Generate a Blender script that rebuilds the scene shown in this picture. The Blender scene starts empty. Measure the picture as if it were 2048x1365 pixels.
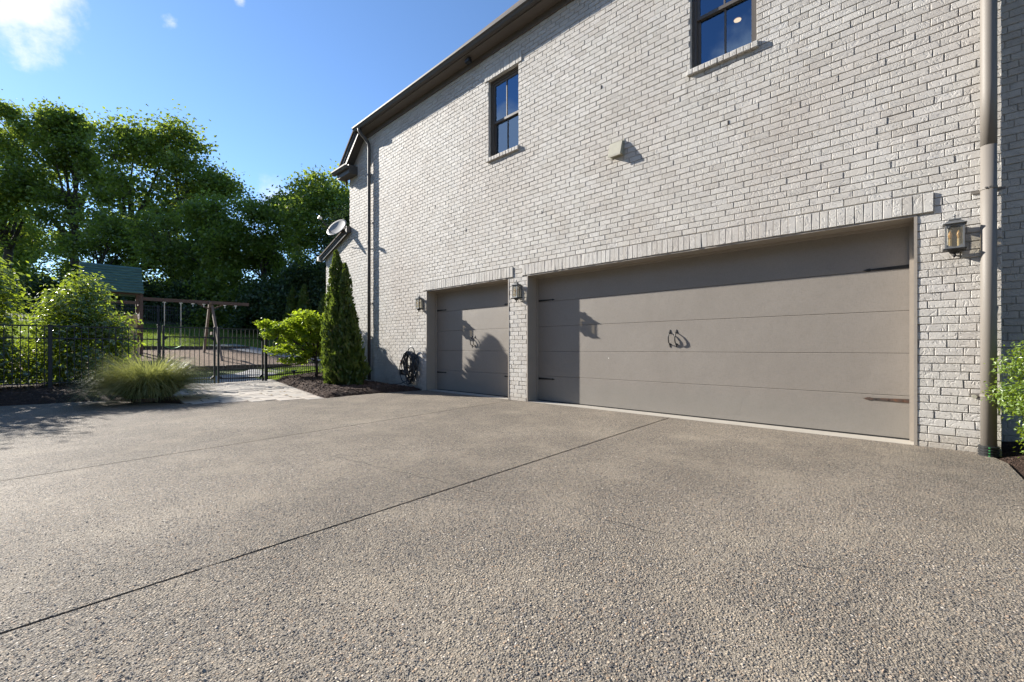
import bpy, math, random
import numpy as np
from mathutils import Vector, Matrix
random.seed(7)
RNG = np.random.default_rng(11)
PI = math.pi
scene = bpy.context.scene
COL = scene.collection

# ------------------------------------------------------------------ helpers
class MB:
    """collects shapes; build() links them as ONE mesh object"""
    def __init__(self):
        self.v = []; self.f = []; self.arr = []
    def add(self, vs, fs):
        o = len(self.v)
        self.v.extend([tuple(p) for p in vs])
        self.f.extend([tuple(i + o for i in q) for q in fs])
        return self
    def box(self, x0, x1, y0, y1, z0, z1, rot=None, piv=None):
        vs = [(x0,y0,z0),(x1,y0,z0),(x1,y1,z0),(x0,y1,z0),(x0,y0,z1),(x1,y0,z1),(x1,y1,z1),(x0,y1,z1)]
        if rot is not None:
            p = Vector(piv) if piv is not None else Vector(((x0+x1)/2,(y0+y1)/2,(z0+z1)/2))
            vs = [tuple(rot @ (Vector(q)-p) + p) for q in vs]
        return self.add(vs, [(0,3,2,1),(4,5,6,7),(0,1,5,4),(1,2,6,5),(2,3,7,6),(3,0,4,7)])
    def bbox(self, x0, x1, y0, y1, z0, z1, b=0.004):
        """box with all edges chamfered"""
        xs = (x0, x1); ys = (y0, y1); zs = (z0, z1)
        vs = []; idx = {}
        for i in (0,1):
            for j in (0,1):
                for k in (0,1):
                    sx = 1 if i == 0 else -1; sy = 1 if j == 0 else -1; sz = 1 if k == 0 else -1
                    for ax in range(3):
                        p = [xs[i], ys[j], zs[k]]
                        if ax != 0: p[0] += sx*b
                        if ax != 1: p[1] += sy*b
                        if ax != 2: p[2] += sz*b
                        idx[(i,j,k,ax)] = len(vs); vs.append(p)
        fs = []
        I = idx
        for s in (0,1):
            q = [I[(s,0,0,0)],I[(s,1,0,0)],I[(s,1,1,0)],I[(s,0,1,0)]]; fs.append(q if s else q[::-1])
            q = [I[(0,s,0,1)],I[(1,s,0,1)],I[(1,s,1,1)],I[(0,s,1,1)]]; fs.append(q[::-1] if s else q)
            q = [I[(0,0,s,2)],I[(1,0,s,2)],I[(1,1,s,2)],I[(0,1,s,2)]]; fs.append(q if s else q[::-1])
        for a in (0,1):
            for b2 in (0,1):
                fs.append([I[(a,b2,0,0)],I[(a,b2,1,0)],I[(a,b2,1,1)],I[(a,b2,0,1)]])
                fs.append([I[(a,0,b2,0)],I[(a,1,b2,0)],I[(a,1,b2,2)],I[(a,0,b2,2)]])
                fs.append([I[(0,a,b2,1)],I[(1,a,b2,1)],I[(1,a,b2,2)],I[(0,a,b2,2)]])
        for i in (0,1):
            for j in (0,1):
                for k in (0,1):
                    fs.append([I[(i,j,k,0)],I[(i,j,k,1)],I[(i,j,k,2)]])
        return self.add(vs, fs)
    def beam(self, a, b, w, h=None, up=(0,0,1)):
        """rectangular bar from a to b"""
        h = h or w
        a = Vector(a); b = Vector(b); d = (b-a).normalized(); u = Vector(up)
        if abs(d.dot(u)) > .98: u = Vector((1,0,0))
        s = d.cross(u).normalized(); u = s.cross(d)
        s = s*w/2; u = u*h/2
        vs = [a-s-u, a+s-u, a+s+u, a-s+u, b-s-u, b+s-u, b+s+u, b-s+u]
        return self.add(vs, [(0,1,2,3),(7,6,5,4),(0,4,5,1),(1,5,6,2),(2,6,7,3),(3,7,4,0)])
    def tube(self, pts, rad, n=8, caps=True):
        pts = [Vector(p) for p in pts]
        if not hasattr(rad, '__len__'): rad = [rad]*len(pts)
        o = len(self.v); prev = None
        for i, p in enumerate(pts):
            d = (pts[min(i+1,len(pts)-1)] - pts[max(i-1,0)])
            d = d.normalized() if d.length > 1e-9 else Vector((0,0,1))
            if prev is None:
                ref = Vector((0,0,1)) if abs(d.z) < .9 else Vector((1,0,0))
                s = d.cross(ref).normalized()
            else:
                s = (prev - d*prev.dot(d)).normalized()
            prev = s; t = d.cross(s)
            for k in range(n):
                a = 2*PI*k/n
                q = p + (s*math.cos(a) + t*math.sin(a))*rad[i]
                self.v.append(tuple(q))
        for i in range(len(pts)-1):
            for k in range(n):
                a = o+i*n+k; b = o+i*n+(k+1)%n
                self.f.append((a, b, b+n, a+n))
        if caps:
            self.f.append(tuple(o+k for k in range(n))[::-1])
            self.f.append(tuple(o+(len(pts)-1)*n+k for k in range(n)))
        return self
    def lathe(self, prof, cx=0, cy=0, n=16):
        """prof: list of (r,z)"""
        o = len(self.v)
        for r, z in prof:
            for k in range(n):
                a = 2*PI*k/n
                self.v.append((cx+r*math.cos(a), cy+r*math.sin(a), z))
        for i in range(len(prof)-1):
            for k in range(n):
                a = o+i*n+k; b = o+i*n+(k+1)%n
                self.f.append((a,b,b+n,a+n))
        self.f.append(tuple(o+k for k in range(n))[::-1])
        self.f.append(tuple(o+(len(prof)-1)*n+k for k in range(n)))
        return self
    def prism(self, poly, axis, a, b):
        """polygon (2D) extruded along axis x|y|z from a to b"""
        n = len(poly)
        def P(p, t):
            return {'x':(t,p[0],p[1]),'y':(p[0],t,p[1]),'z':(p[0],p[1],t)}[axis]
        vs = [P(p,a) for p in poly]+[P(p,b) for p in poly]
        fs = [tuple(range(n))[::-1], tuple(range(n,2*n))]+[(i,(i+1)%n,n+(i+1)%n,n+i) for i in range(n)]
        return self.add(vs, fs)
    def sphere(self, c, r, n=8, m=6):
        prof = [(max(1e-4, r*math.sin(PI*i/m)), c[2]-r*math.cos(PI*i/m)) for i in range(m+1)]
        return self.lathe(prof, c[0], c[1], n)
    def build(self, name, mat, parent=None, smooth=False, kind=None):
        me = bpy.data.meshes.new(name)
        me.from_pydata(self.v, [], self.f); me.update()
        return link(name, me, mat, parent, smooth, kind)

def link(name, me, mat, parent=None, smooth=False, kind=None):
    if mat is not None: me.materials.append(mat)
    if smooth:
        me.polygons.foreach_set('use_smooth', [True]*len(me.polygons))
    o = bpy.data.objects.new(name, me); COL.objects.link(o)
    if parent is not None:
        o.parent = parent
        o.matrix_parent_inverse = inv_of(parent)
    if kind: o['kind'] = kind
    return o

def world_of(o):
    m = Matrix.Translation(o.location) @ o.rotation_euler.to_matrix().to_4x4()
    if o.parent: m = world_of(o.parent) @ o.matrix_parent_inverse @ m
    return m
def inv_of(o): return world_of(o).inverted()

def quads(name, V, F, mat, parent=None, smooth=False, kind=None):
    """fast mesh from numpy arrays; F is (n,3) or (n,4)"""
    me = bpy.data.meshes.new(name)
    V = np.asarray(V, dtype=np.float32); F = np.asarray(F, dtype=np.int32)
    k = F.shape[1]
    me.vertices.add(len(V)); me.vertices.foreach_set('co', V.ravel())
    me.loops.add(F.size); me.loops.foreach_set('vertex_index', F.ravel())
    me.polygons.add(len(F))
    me.polygons.foreach_set('loop_start', np.arange(0, F.size, k, dtype=np.int32))
    me.polygons.foreach_set('loop_total', np.full(len(F), k, dtype=np.int32))
    me.polygons.foreach_set('use_smooth', np.zeros(len(F), dtype=bool))
    me.update(calc_edges=True)
    return link(name, me, mat, parent, smooth, kind)

def thing(name, label, cat, loc=(0,0,0), group=None):
    o = bpy.data.objects.new(name, None); COL.objects.link(o)
    o.location = loc; o.empty_display_size = .1
    o['label'] = label; o['category'] = cat
    if group: o['group'] = group
    return o
def tag(o, label, cat, group=None, kind=None):
    o['label'] = label; o['category'] = cat
    if group: o['group'] = group
    if kind: o['kind'] = kind
    return o

# ------------------------------------------------------------------ materials
def mat(name):
    m = bpy.data.materials.new(name); m.use_nodes = True
    nt = m.node_tree; nt.nodes.clear()
    return m, nt
def nd(nt, t, **kw):
    n = nt.nodes.new(t)
    for k, v in kw.items():
        if k.startswith('i_'):
            n.inputs[k[2:].replace('_',' ')].default_value = v
        else: setattr(n, k, v)
    return n
def L(nt, a, b): nt.links.new(a, b)
def ramp(nt, fac, stops, interp='LINEAR'):
    r = nd(nt, 'ShaderNodeValToRGB'); e = r.color_ramp.elements
    r.color_ramp.interpolation = interp
    while len(e) < len(stops): e.new(.5)
    for q, (p, c) in zip(e, stops):
        q.position = p; q.color = (c if hasattr(c,'__len__') else (c,c,c)) + ((1,) if not hasattr(c,'__len__') or len(c)==3 else ())  if hasattr(c,'__len__') else (c,c,c,1)
    L(nt, fac, r.inputs['Fac']); return r.outputs['Color']
def mix(nt, fac, a, b, mode='MIX'):
    m = nd(nt, 'ShaderNodeMix', data_type='RGBA', blend_type=mode)
    for s, v in ((0,fac),(6,a),(7,b)):
        if hasattr(v,'links'): L(nt, v, m.inputs[s])
        elif s == 0: m.inputs[s].default_value = v
        else: m.inputs[s].default_value = tuple(v)+(1,) if len(v)==3 else v
    return m.outputs[2]
def math_(nt, op, a, b=0.0, c=0.0):
    m = nd(nt, 'ShaderNodeMath', operation=op)
    for s, v in ((0,a),(1,b),(2,c)):
        if hasattr(v,'links'): L(nt, v, m.inputs[s])
        else: m.inputs[s].default_value = v
    return m.outputs[0]
def noise(nt, vec, scale, detail=4, rough=.55, dist=0.0):
    n = nd(nt, 'ShaderNodeTexNoise'); n.inputs['Scale'].default_value = scale
    n.inputs['Detail'].default_value = detail; n.inputs['Roughness'].default_value = rough
    n.inputs['Distortion'].default_value = dist
    if vec is not None: L(nt, vec, n.inputs['Vector'])
    return n
def voro(nt, vec, scale, feature='F1', rnd=1.0):
    n = nd(nt, 'ShaderNodeTexVoronoi', feature=feature); n.inputs['Scale'].default_value = scale
    n.inputs['Randomness'].default_value = rnd
    L(nt, vec, n.inputs['Vector']); return n
def pos(nt): return nd(nt, 'ShaderNodeNewGeometry').outputs['Position']
def mapping(nt, vec, scale=(1,1,1), rot=(0,0,0), loc=(0,0,0)):
    m = nd(nt, 'ShaderNodeMapping'); m.inputs['Scale'].default_value = scale
    m.inputs['Rotation'].default_value = rot; m.inputs['Location'].default_value = loc
    L(nt, vec, m.inputs['Vector']); return m.outputs[0]
def bump(nt, h, strength, dist, normal=None):
    b = nd(nt, 'ShaderNodeBump'); b.inputs['Strength'].default_value = strength
    b.inputs['Distance'].default_value = dist; L(nt, h, b.inputs['Height'])
    if normal is not None: L(nt, normal, b.inputs['Normal'])
    return b.outputs[0]
def finish(nt, color, rough=.8, normal=None, metallic=0.0, spec=.5):
    p = nd(nt, 'ShaderNodeBsdfPrincipled'); o = nd(nt, 'ShaderNodeOutputMaterial')
    if hasattr(color,'links'): L(nt, color, p.inputs['Base Color'])
    else: p.inputs['Base Color'].default_value = tuple(color)+(1,)
    if hasattr(rough,'links'): L(nt, rough, p.inputs['Roughness'])
    else: p.inputs['Roughness'].default_value = rough
    p.inputs['Metallic'].default_value = metallic
    p.inputs['Specular IOR Level'].default_value = spec
    if normal is not None: L(nt, normal, p.inputs['Normal'])
    L(nt, p.outputs[0], o.inputs[0]); return p

def simple(name, c, rough=.6, metallic=0.0, var=.15, scale=6.0, bump_s=.0, bscale=60, spec=.5):
    m, nt = mat(name); P = pos(nt)
    n = noise(nt, P, scale, 5)
    dark = tuple(x*(1-var) for x in c); lite = tuple(min(1,x*(1+var)) for x in c)
    col = mix(nt, n.outputs['Fac'], dark, lite)
    nn = None
    if bump_s: nn = bump(nt, noise(nt, P, bscale, 4).outputs['Fac'], bump_s, .005)
    finish(nt, col, rough, nn, metallic, spec); return m

M = {}
def painted_brick():
    m, nt = mat('painted_brick'); P = pos(nt)
    isl = nd(nt, 'ShaderNodeNewGeometry').outputs['Random Per Island']
    base = ramp(nt, isl, [(0,(.465,.44,.40)),(.2,(.52,.50,.46)),(.5,(.55,.53,.49)),(.8,(.575,.555,.52)),(1,(.50,.48,.445))])
    # thin worn paint: blotches of pinkish-tan, broad grey washes
    big = noise(nt, P, .55, 6, .62)
    base = mix(nt, ramp(nt, big.outputs['Fac'], [(.42,0.0),(.66,.7)]), base, (.45,.405,.36))
    med = noise(nt, P, 7.0, 6, .7)
    base = mix(nt, ramp(nt, med.outputs['Fac'], [(.48,0.0),(.72,.5)]), base, (.40,.37,.335))
    spk = noise(nt, P, 130.0, 3, .6)
    base = mix(nt, ramp(nt, spk.outputs['Fac'], [(.60,0.0),(.72,.5)]), base, (.42,.39,.35))
    # splash dirt near the ground
    sep = nd(nt, 'ShaderNodeSeparateXYZ'); L(nt, P, sep.inputs[0])
    dz = math_(nt, 'ADD', sep.outputs['Z'], math_(nt, 'MULTIPLY', math_(nt,'SUBTRACT',med.outputs['Fac'],.5), .5))
    base = mix(nt, ramp(nt, dz, [(0.0,.55),(.22,0.0)]), base, (.42,.37,.30))
    # rain streaks under the window sills
    for (xa,xb) in ((-6.70,-5.72),(-2.51,-1.53)):
        stn = noise(nt, mapping(nt, P, scale=(16,1,.7)), 1.0, 4, .6)
        gx = math_(nt,'MULTIPLY', math_(nt,'GREATER_THAN', sep.outputs['X'], xa), math_(nt,'LESS_THAN', sep.outputs['X'], xb))
        gz = ramp(nt, math_(nt,'MULTIPLY', math_(nt,'SUBTRACT', 4.92, sep.outputs['Z']), 1.1), [(0,0.0),(.02,1.0),(1,0.0)])
        f = math_(nt,'MULTIPLY', math_(nt,'MULTIPLY', gx, gz), ramp(nt, stn.outputs['Fac'], [(.42,0.0),(.65,.6)]))
        base = mix(nt, f, base, (.36,.335,.30))
    # drag folds of a sand-moulded brick: curved gouges, different on every brick
    off = nd(nt, 'ShaderNodeCombineXYZ')
    for k, f in enumerate((37.0, 91.0, 53.0)): L(nt, math_(nt,'MULTIPLY',isl,f), off.inputs[k])
    va = nd(nt, 'ShaderNodeVectorMath', operation='ADD'); L(nt, P, va.inputs[0]); L(nt, off.outputs[0], va.inputs[1])
    q = mapping(nt, va.outputs[0], scale=(1,1,1), rot=(0,.72,0))
    warp = noise(nt, va.outputs[0], 5.5, 2)
    vm = nd(nt,'ShaderNodeVectorMath', operation='MULTIPLY_ADD')
    L(nt, warp.outputs['Color'], vm.inputs[0]); vm.inputs[1].default_value = (.28,.28,.28); L(nt, q, vm.inputs[2])
    st = mapping(nt, vm.outputs[0], scale=(48,48,9))
    fold = noise(nt, st, 1.0, 2, .5)
    folds = ramp(nt, fold.outputs['Fac'], [(.34,0.0),(.46,1.0),(1,1.0)])
    fine = noise(nt, P, 75.0, 5, .65)
    lump = noise(nt, P, 17.0, 3, .5)
    h = math_(nt,'ADD', math_(nt,'MULTIPLY', folds, .50), math_(nt,'ADD', math_(nt,'MULTIPLY', fine.outputs['Fac'], .45), math_(nt,'MULTIPLY',lump.outputs['Fac'],.25)))
    finish(nt, base, .72, bump(nt, h, .9, .0055), spec=.3)
    return m
M['brick'] = painted_brick()
M['mortar'] = simple('painted_mortar', (.45,.43,.395), .9, 0, .2, 20, .6, 90)
M['sash'] = simple('window_frame_paint', (.10,.088,.076), .5, 0, .1, 3)
M['taupe'] = simple('taupe_trim_paint', (.30,.265,.225), .55, 0, .10, 3, .25, 40)
M['gutter'] = simple('gutter_paint', (.075,.066,.058), .6, 0, .08, 3)
M['soffit'] = simple('soffit_paint', (.12,.10,.083), .6, 0, .08, 3)
M['spout'] = simple('downspout_paint', (.175,.157,.136), .6, 0, .10, 2.5)
def door_mat():
    m, nt = mat('garage_door_paint'); P = pos(nt)
    a = noise(nt, mapping(nt, P, scale=(420,1,26)), 1.0, 2)
    b = noise(nt, mapping(nt, P, scale=(26,1,420)), 1.0, 2)
    w = noise(nt, P, 1.1, 5, .6)
    c = mix(nt, ramp(nt, w.outputs['Fac'], [(.3,0.0),(.7,1.0)]), (.243,.218,.190), (.272,.246,.217))
    # rubbed paint and faint cross-weave
    weave = math_(nt,'ADD', a.outputs['Fac'], b.outputs['Fac'])
    c = mix(nt, ramp(nt, weave, [(.80,.55),(1.05,0.0)]), c, (.185,.165,.14))
    sep = nd(nt, 'ShaderNodeSeparateXYZ'); L(nt, P, sep.inputs[0])
    st = noise(nt, P, 4.0, 5)
    dz = math_(nt,'ADD', sep.outputs['Z'], math_(nt,'MULTIPLY', st.outputs['Fac'], -.5))
    c = mix(nt, ramp(nt, dz, [(-.2,.4),(.25,0.0)]), c, (.225,.215,.19))
    chip = noise(nt, mapping(nt, P, scale=(1,1,.45)), 22.0, 2)
    c = mix(nt, ramp(nt, chip.outputs['Fac'], [(.792,0.0),(.80,1.0)]), c, (.75,.72,.66))
    lump = noise(nt, P, 3.0, 3)
    h = math_(nt,'ADD', math_(nt,'MULTIPLY', weave, .35), math_(nt,'MULTIPLY', lump.outputs['Fac'], 2.2))
    finish(nt, c, .52, bump(nt, h, .5, .004), spec=.4); return m
M['door'] = door_mat()
M['black'] = simple('black_iron', (.018,.018,.019), .5, .2, .3, 12, .2, 80)
M['fence'] = simple('black_fence_paint', (.006,.007,.010), .55, 0, .2, 8)
M['stile'] = simple('lantern_metal', (.20,.205,.205), .5, .4, .35, 40)
def rust():
    m, nt = mat('rusty_iron'); P = pos(nt)
    n = noise(nt, P, 9.0, 5)
    c = mix(nt, ramp(nt, n.outputs['Fac'], [(.42,0.0),(.66,1.0)]), (.045,.036,.032), (.15,.062,.028))
    finish(nt, c, .75, bump(nt, noise(nt,P,90.0,3).outputs['Fac'], .4, .003)); return m
M['rust'] = rust()
def wood(name, c, scale=1.0):
    m, nt = mat(name); P = pos(nt)
    n = noise(nt, mapping(nt, P, scale=(14,3,14)), scale, 6, .6, .6)
    col = mix(nt, ramp(nt, n.outputs['Fac'], [(.3,0.0),(.7,1.0)]), tuple(x*.6 for x in c), tuple(x*1.25 for x in c))
    finish(nt, col, .75, bump(nt, n.outputs['Fac'], .3, .01)); return m
M['redwood'] = wood('stained_redwood', (.10,.058,.043))
M['greywood'] = wood('weathered_wood', (.17,.12,.09))
M['timber'] = wood('edging_timber', (.035,.028,.024))
M['roofgreen'] = wood('green_roof_boards', (.066,.135,.115))
M['slide'] = simple('tan_slide_plastic', (.52,.31,.13), .4, 0, .1, 3)
M['rope'] = simple('pale_rope', (.55,.50,.42), .9, 0, .2, 60)
M['white'] = simple('white_plastic', (.7,.68,.64), .45, 0, .08, 5)
M['dish'] = simple('dish_grey_white', (.24,.232,.215), .5, 0, .12, 6)
M['hood'] = simple('vent_hood_paint', (.35,.335,.265), .6, 0, .15, 12, .3, 60)
M['dark'] = simple('dark_void', (.012,.012,.013), .9)
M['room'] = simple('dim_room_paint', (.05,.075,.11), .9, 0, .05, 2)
M['hose'] = simple('dark_hose_rubber', (.028,.033,.040), .38, 0, .35, 30)
M['brass'] = simple('worn_brass', (.30,.19,.07), .4, .8, .2, 30)
M['redpaint'] = simple('red_paint', (.35,.03,.025), .5)
M['pipe'] = simple('black_corrugated_pipe', (.02,.021,.022), .4)
M['greenline'] = simple('green_stripe', (.05,.30,.08), .6)
def shingles():
    m, nt = mat('roof_shingles'); P = pos(nt)
    v = voro(nt, mapping(nt, P, scale=(3.2,7,7)), 1.0)
    c = ramp(nt, v.outputs['Color'], [(0,(.05,.04,.034)),(.5,(.085,.065,.05)),(1,(.12,.09,.07))])
    finish(nt, c, .9, bump(nt, noise(nt,P,60.0,4).outputs['Fac'], .6, .01)); return m
M['shingle'] = shingles()
def concrete(name, c, gs=3.0):
    m, nt = mat(name); P = pos(nt)
    n = noise(nt, P, gs, 7, .65); f = noise(nt, P, 120.0, 3)
    col = mix(nt, n.outputs['Fac'], tuple(x*.72 for x in c), tuple(x*1.2 for x in c))
    col = mix(nt, math_(nt,'MULTIPLY',f.outputs['Fac'],.3), col, tuple(x*.6 for x in c))
    finish(nt, col, .85, bump(nt, f.outputs['Fac'], .4, .003)); return m
M['concrete'] = concrete('pale_concrete', (.37,.34,.29))
M['walk'] = concrete('garden_walk_concrete', (.26,.25,.235))
def pavers():
    m, nt = mat('limestone_pavers'); P = pos(nt)
    isl = nd(nt, 'ShaderNodeNewGeometry').outputs['Random Per Island']
    c = ramp(nt, isl, [(0,(.30,.26,.215)),(.4,(.37,.33,.28)),(.75,(.33,.305,.27)),(1,(.40,.345,.285))])
    n = noise(nt, P, 5.0, 6, .65)
    c = mix(nt, ramp(nt, n.outputs['Fac'], [(.45,0.0),(.75,.6)]), c, (.24,.22,.19))
    finish(nt, c, .8, bump(nt, noise(nt,P,40.0,5).outputs['Fac'], .5, .006)); return m
M['paver'] = pavers()
def aggregate():
    m, nt = mat('exposed_aggregate'); P = pos(nt)
    wob = noise(nt, P, 60.0, 2)
    vm = nd(nt,'ShaderNodeVectorMath', operation='MULTIPLY_ADD')
    L(nt, wob.outputs['Color'], vm.inputs[0]); vm.inputs[1].default_value = (.006,.006,.0); L(nt, P, vm.inputs[2])
    W = mapping(nt, vm.outputs[0], scale=(1,1,0.001))
    v1 = voro(nt, W, 88.0); v2 = voro(nt, W, 165.0)
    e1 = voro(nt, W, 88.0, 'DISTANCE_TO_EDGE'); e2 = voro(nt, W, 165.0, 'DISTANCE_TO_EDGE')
    sp = nd(nt,'ShaderNodeSeparateColor'); L(nt, v1.outputs['Color'], sp.inputs[0])
    sp2 = nd(nt,'ShaderNodeSeparateColor'); L(nt, v2.outputs['Color'], sp2.inputs[0])
    stops = [(0,(.045,.045,.048)),(.16,(.095,.094,.096)),(.30,(.21,.182,.145)),(.48,(.32,.272,.21)),(.62,(.135,.125,.115)),(.80,(.40,.34,.26)),(.93,(.28,.19,.125)),(1,(.54,.50,.44))]
    c1 = ramp(nt, sp.outputs[0], stops); c2 = ramp(nt, sp2.outputs[0], stops)
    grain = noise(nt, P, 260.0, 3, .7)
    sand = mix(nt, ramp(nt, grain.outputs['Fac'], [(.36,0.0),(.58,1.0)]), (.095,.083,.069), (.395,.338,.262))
    # which pebbles are present: large ones in patches, small ones between
    patch = noise(nt, mapping(nt, P, scale=(1,1,.001)), .8, 5, .6)
    dens = ramp(nt, patch.outputs['Fac'], [(.30,.45),(.70,.95)])
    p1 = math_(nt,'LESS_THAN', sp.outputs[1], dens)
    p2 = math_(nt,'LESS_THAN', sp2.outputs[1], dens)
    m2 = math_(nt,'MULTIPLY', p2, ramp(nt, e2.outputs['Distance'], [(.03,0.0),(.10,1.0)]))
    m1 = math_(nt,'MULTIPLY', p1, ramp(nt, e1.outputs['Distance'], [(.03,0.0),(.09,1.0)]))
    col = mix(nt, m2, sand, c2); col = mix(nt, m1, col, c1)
    # broad stains and wear
    b1 = noise(nt, mapping(nt, P, scale=(1,1,.001)), .42, 6, .6)
    b2 = noise(nt, mapping(nt, P, scale=(1,1,.001), loc=(7,3,0)), 1.7, 5, .6)
    col = mix(nt, ramp(nt, b1.outputs['Fac'], [(.40,0.0),(.68,.48)]), col, (.105,.09,.073))
    col = mix(nt, ramp(nt, b2.outputs['Fac'], [(.48,0.0),(.72,.52)]), col, (.37,.315,.24))
    # round domes of the stones
    h1 = math_(nt,'MULTIPLY', m1, ramp(nt, v1.outputs['Distance'], [(0,1.0),(.75,.25)]))
    h2 = math_(nt,'MULTIPLY', m2, ramp(nt, v2.outputs['Distance'], [(0,.5),(.75,.1)]))
    h = math_(nt,'ADD', math_(nt,'MAXIMUM', h1, h2), math_(nt,'MULTIPLY', grain.outputs['Fac'], .18))
    # hairline shrinkage crack
    finish(nt, col, .78, bump(nt, h, 1.0, .016), spec=.3); return m
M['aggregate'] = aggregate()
def stone():
    m, nt = mat('aggregate_stone'); P = pos(nt)
    isl = nd(nt, 'ShaderNodeNewGeometry').outputs['Random Per Island']
    c = ramp(nt, isl, [(0,(.06,.06,.065)),(.14,(.11,.11,.115)),(.32,(.22,.195,.165)),(.48,(.30,.26,.21)),(.62,(.16,.15,.14)),(.80,(.33,.285,.225)),(.92,(.25,.175,.12)),(.98,(.36,.32,.27)),(1,(.44,.40,.35))])
    b1 = noise(nt, mapping(nt, P, scale=(1,1,.001)), .42, 6, .6)
    c = mix(nt, ramp(nt, b1.outputs['Fac'], [(.42,0.0),(.72,.35)]), c, (.095,.083,.07))
    finish(nt, c, .7, None, spec=.35); return m
M['stone'] = stone()
def mulch(name, stops, sc=38.0):
    m, nt = mat(name); P = pos(nt)
    q = noise(nt, P, 9.0, 3)
    vm = nd(nt,'ShaderNodeVectorMath', operation='MULTIPLY_ADD')
    L(nt, q.outputs['Color'], vm.inputs[0]); vm.inputs[1].default_value = (.12,.12,.12); L(nt, P, vm.inputs[2])
    v = voro(nt, mapping(nt, vm.outputs[0], scale=(1,2.2,1)), sc); v2 = voro(nt, mapping(nt, vm.outputs[0], scale=(2.4,1,1)), sc*1.3)
    c = mix(nt, .5, ramp(nt, v.outputs['Color'], stops), ramp(nt, v2.outputs['Color'], stops))
    h = math_(nt,'ADD', v.outputs['Distance'], v2.outputs['Distance'])
    finish(nt, c, .95, bump(nt, h, 1.0, .03), spec=.2); return m
M['mulch'] = mulch('dark_bark_mulch', [(0,(.022,.014,.011)),(.5,(.055,.034,.026)),(.85,(.10,.065,.048)),(1,(.2,.15,.12))])
M['playmulch'] = mulch('tan_play_mulch', [(0,(.12,.08,.058)),(.5,(.23,.165,.12)),(.85,(.33,.25,.185)),(1,(.46,.37,.29))], 16.0)
M['chip'] = simple('bark_chip', (.10,.062,.045), .95, 0, .6, 9)
def lawn_mat():
    m, nt = mat('lawn_turf'); P = pos(nt)
    a = noise(nt, P, 60.0, 4, .7); b = noise(nt, P, .35, 5, .6)
    c = mix(nt, a.outputs['Fac'], (.035,.055,.012), (.10,.15,.03))
    c = mix(nt, ramp(nt, b.outputs['Fac'], [(.4,0.0),(.7,.6)]), c, (.11,.13,.045))
    finish(nt, c, .9, bump(nt, a.outputs['Fac'], 1.0, .06), spec=.2); return m
M['lawn'] = lawn_mat()
def leaf(name, stops, trans, tmix=.45, gloss=.06, rough=.4, noise_sc=0.0):
    m, nt = mat(name)
    isl = nd(nt, 'ShaderNodeNewGeometry').outputs['Random Per Island']
    c = ramp(nt, isl, stops)
    d = nd(nt,'ShaderNodeBsdfDiffuse'); L(nt, c, d.inputs['Color'])
    t = nd(nt,'ShaderNodeBsdfTranslucent')
    L(nt, mix(nt, isl, tuple(x*.75 for x in trans), tuple(x*1.15 for x in trans)), t.inputs['Color'])
    s = nd(nt,'ShaderNodeMixShader'); s.inputs[0].default_value = tmix
    L(nt, d.outputs[0], s.inputs[1]); L(nt, t.outputs[0], s.inputs[2])
    g = nd(nt,'ShaderNodeBsdfGlossy'); g.inputs['Roughness'].default_value = rough
    s2 = nd(nt,'ShaderNodeMixShader'); s2.inputs[0].default_value = gloss
    L(nt, s.outputs[0], s2.inputs[1]); L(nt, g.outputs[0], s2.inputs[2])
    o = nd(nt,'ShaderNodeOutputMaterial'); L(nt, s2.outputs[0], o.inputs[0]); return m
M['leaf_oak'] = leaf('woodland_leaf', [(0,(.046,.083,.014)),(.5,(.080,.128,.020)),(.9,(.13,.18,.028)),(1,(.19,.17,.04))], (.28,.37,.04), .48, .05)
M['leaf_light'] = leaf('light_woodland_leaf', [(0,(.058,.10,.016)),(.6,(.10,.155,.024)),(1,(.155,.205,.034))], (.30,.40,.045), .48, .05)
M['leaf_dark'] = leaf('dark_evergreen_leaf', [(0,(.022,.046,.016)),(.6,(.036,.068,.022)),(1,(.058,.09,.028))], (.08,.13,.025), .25, .04)
M['leaf_holly'] = leaf('glossy_holly_leaf', [(0,(.028,.060,.011)),(.5,(.055,.105,.015)),(.93,(.10,.155,.02)),(1,(.28,.22,.03))], (.40,.52,.035), .42, .12, .30)
M['leaf_maple'] = leaf('lime_maple_leaf', [(0,(.12,.20,.018)),(.6,(.17,.27,.022)),(1,(.24,.32,.03))], (.42,.54,.03), .5, .05)
M['leaf_arbor'] = leaf('arborvitae_spray', [(0,(.038,.075,.016)),(.6,(.068,.115,.022)),(.94,(.11,.145,.03)),(1,(.16,.11,.05))], (.18,.25,.03), .34, .04)
M['leaf_box'] = leaf('boxwood_leaf', [(0,(.09,.16,.018)),(.6,(.14,.23,.022)),(1,(.21,.29,.03))], (.34,.44,.03), .42, .07)
M['blade'] = leaf('ornamental_grass_blade', [(0,(.13,.165,.05)),(.45,(.21,.24,.08)),(.8,(.30,.31,.125)),(1,(.43,.38,.2))], (.38,.40,.11), .45, .05)
M['grass'] = leaf('lawn_blade', [(0,(.06,.11,.015)),(.7,(.10,.17,.025)),(1,(.17,.19,.05))], (.24,.34,.03), .45, .03)
M['bark'] = simple('tree_bark', (.045,.036,.029), .95, 0, .5, 3, .8, 12)
M['deadleaf'] = leaf('dry_leaf', [(0,(.22,.11,.03)),(1,(.38,.25,.07))], (.3,.2,.05), .3, .02)
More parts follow.
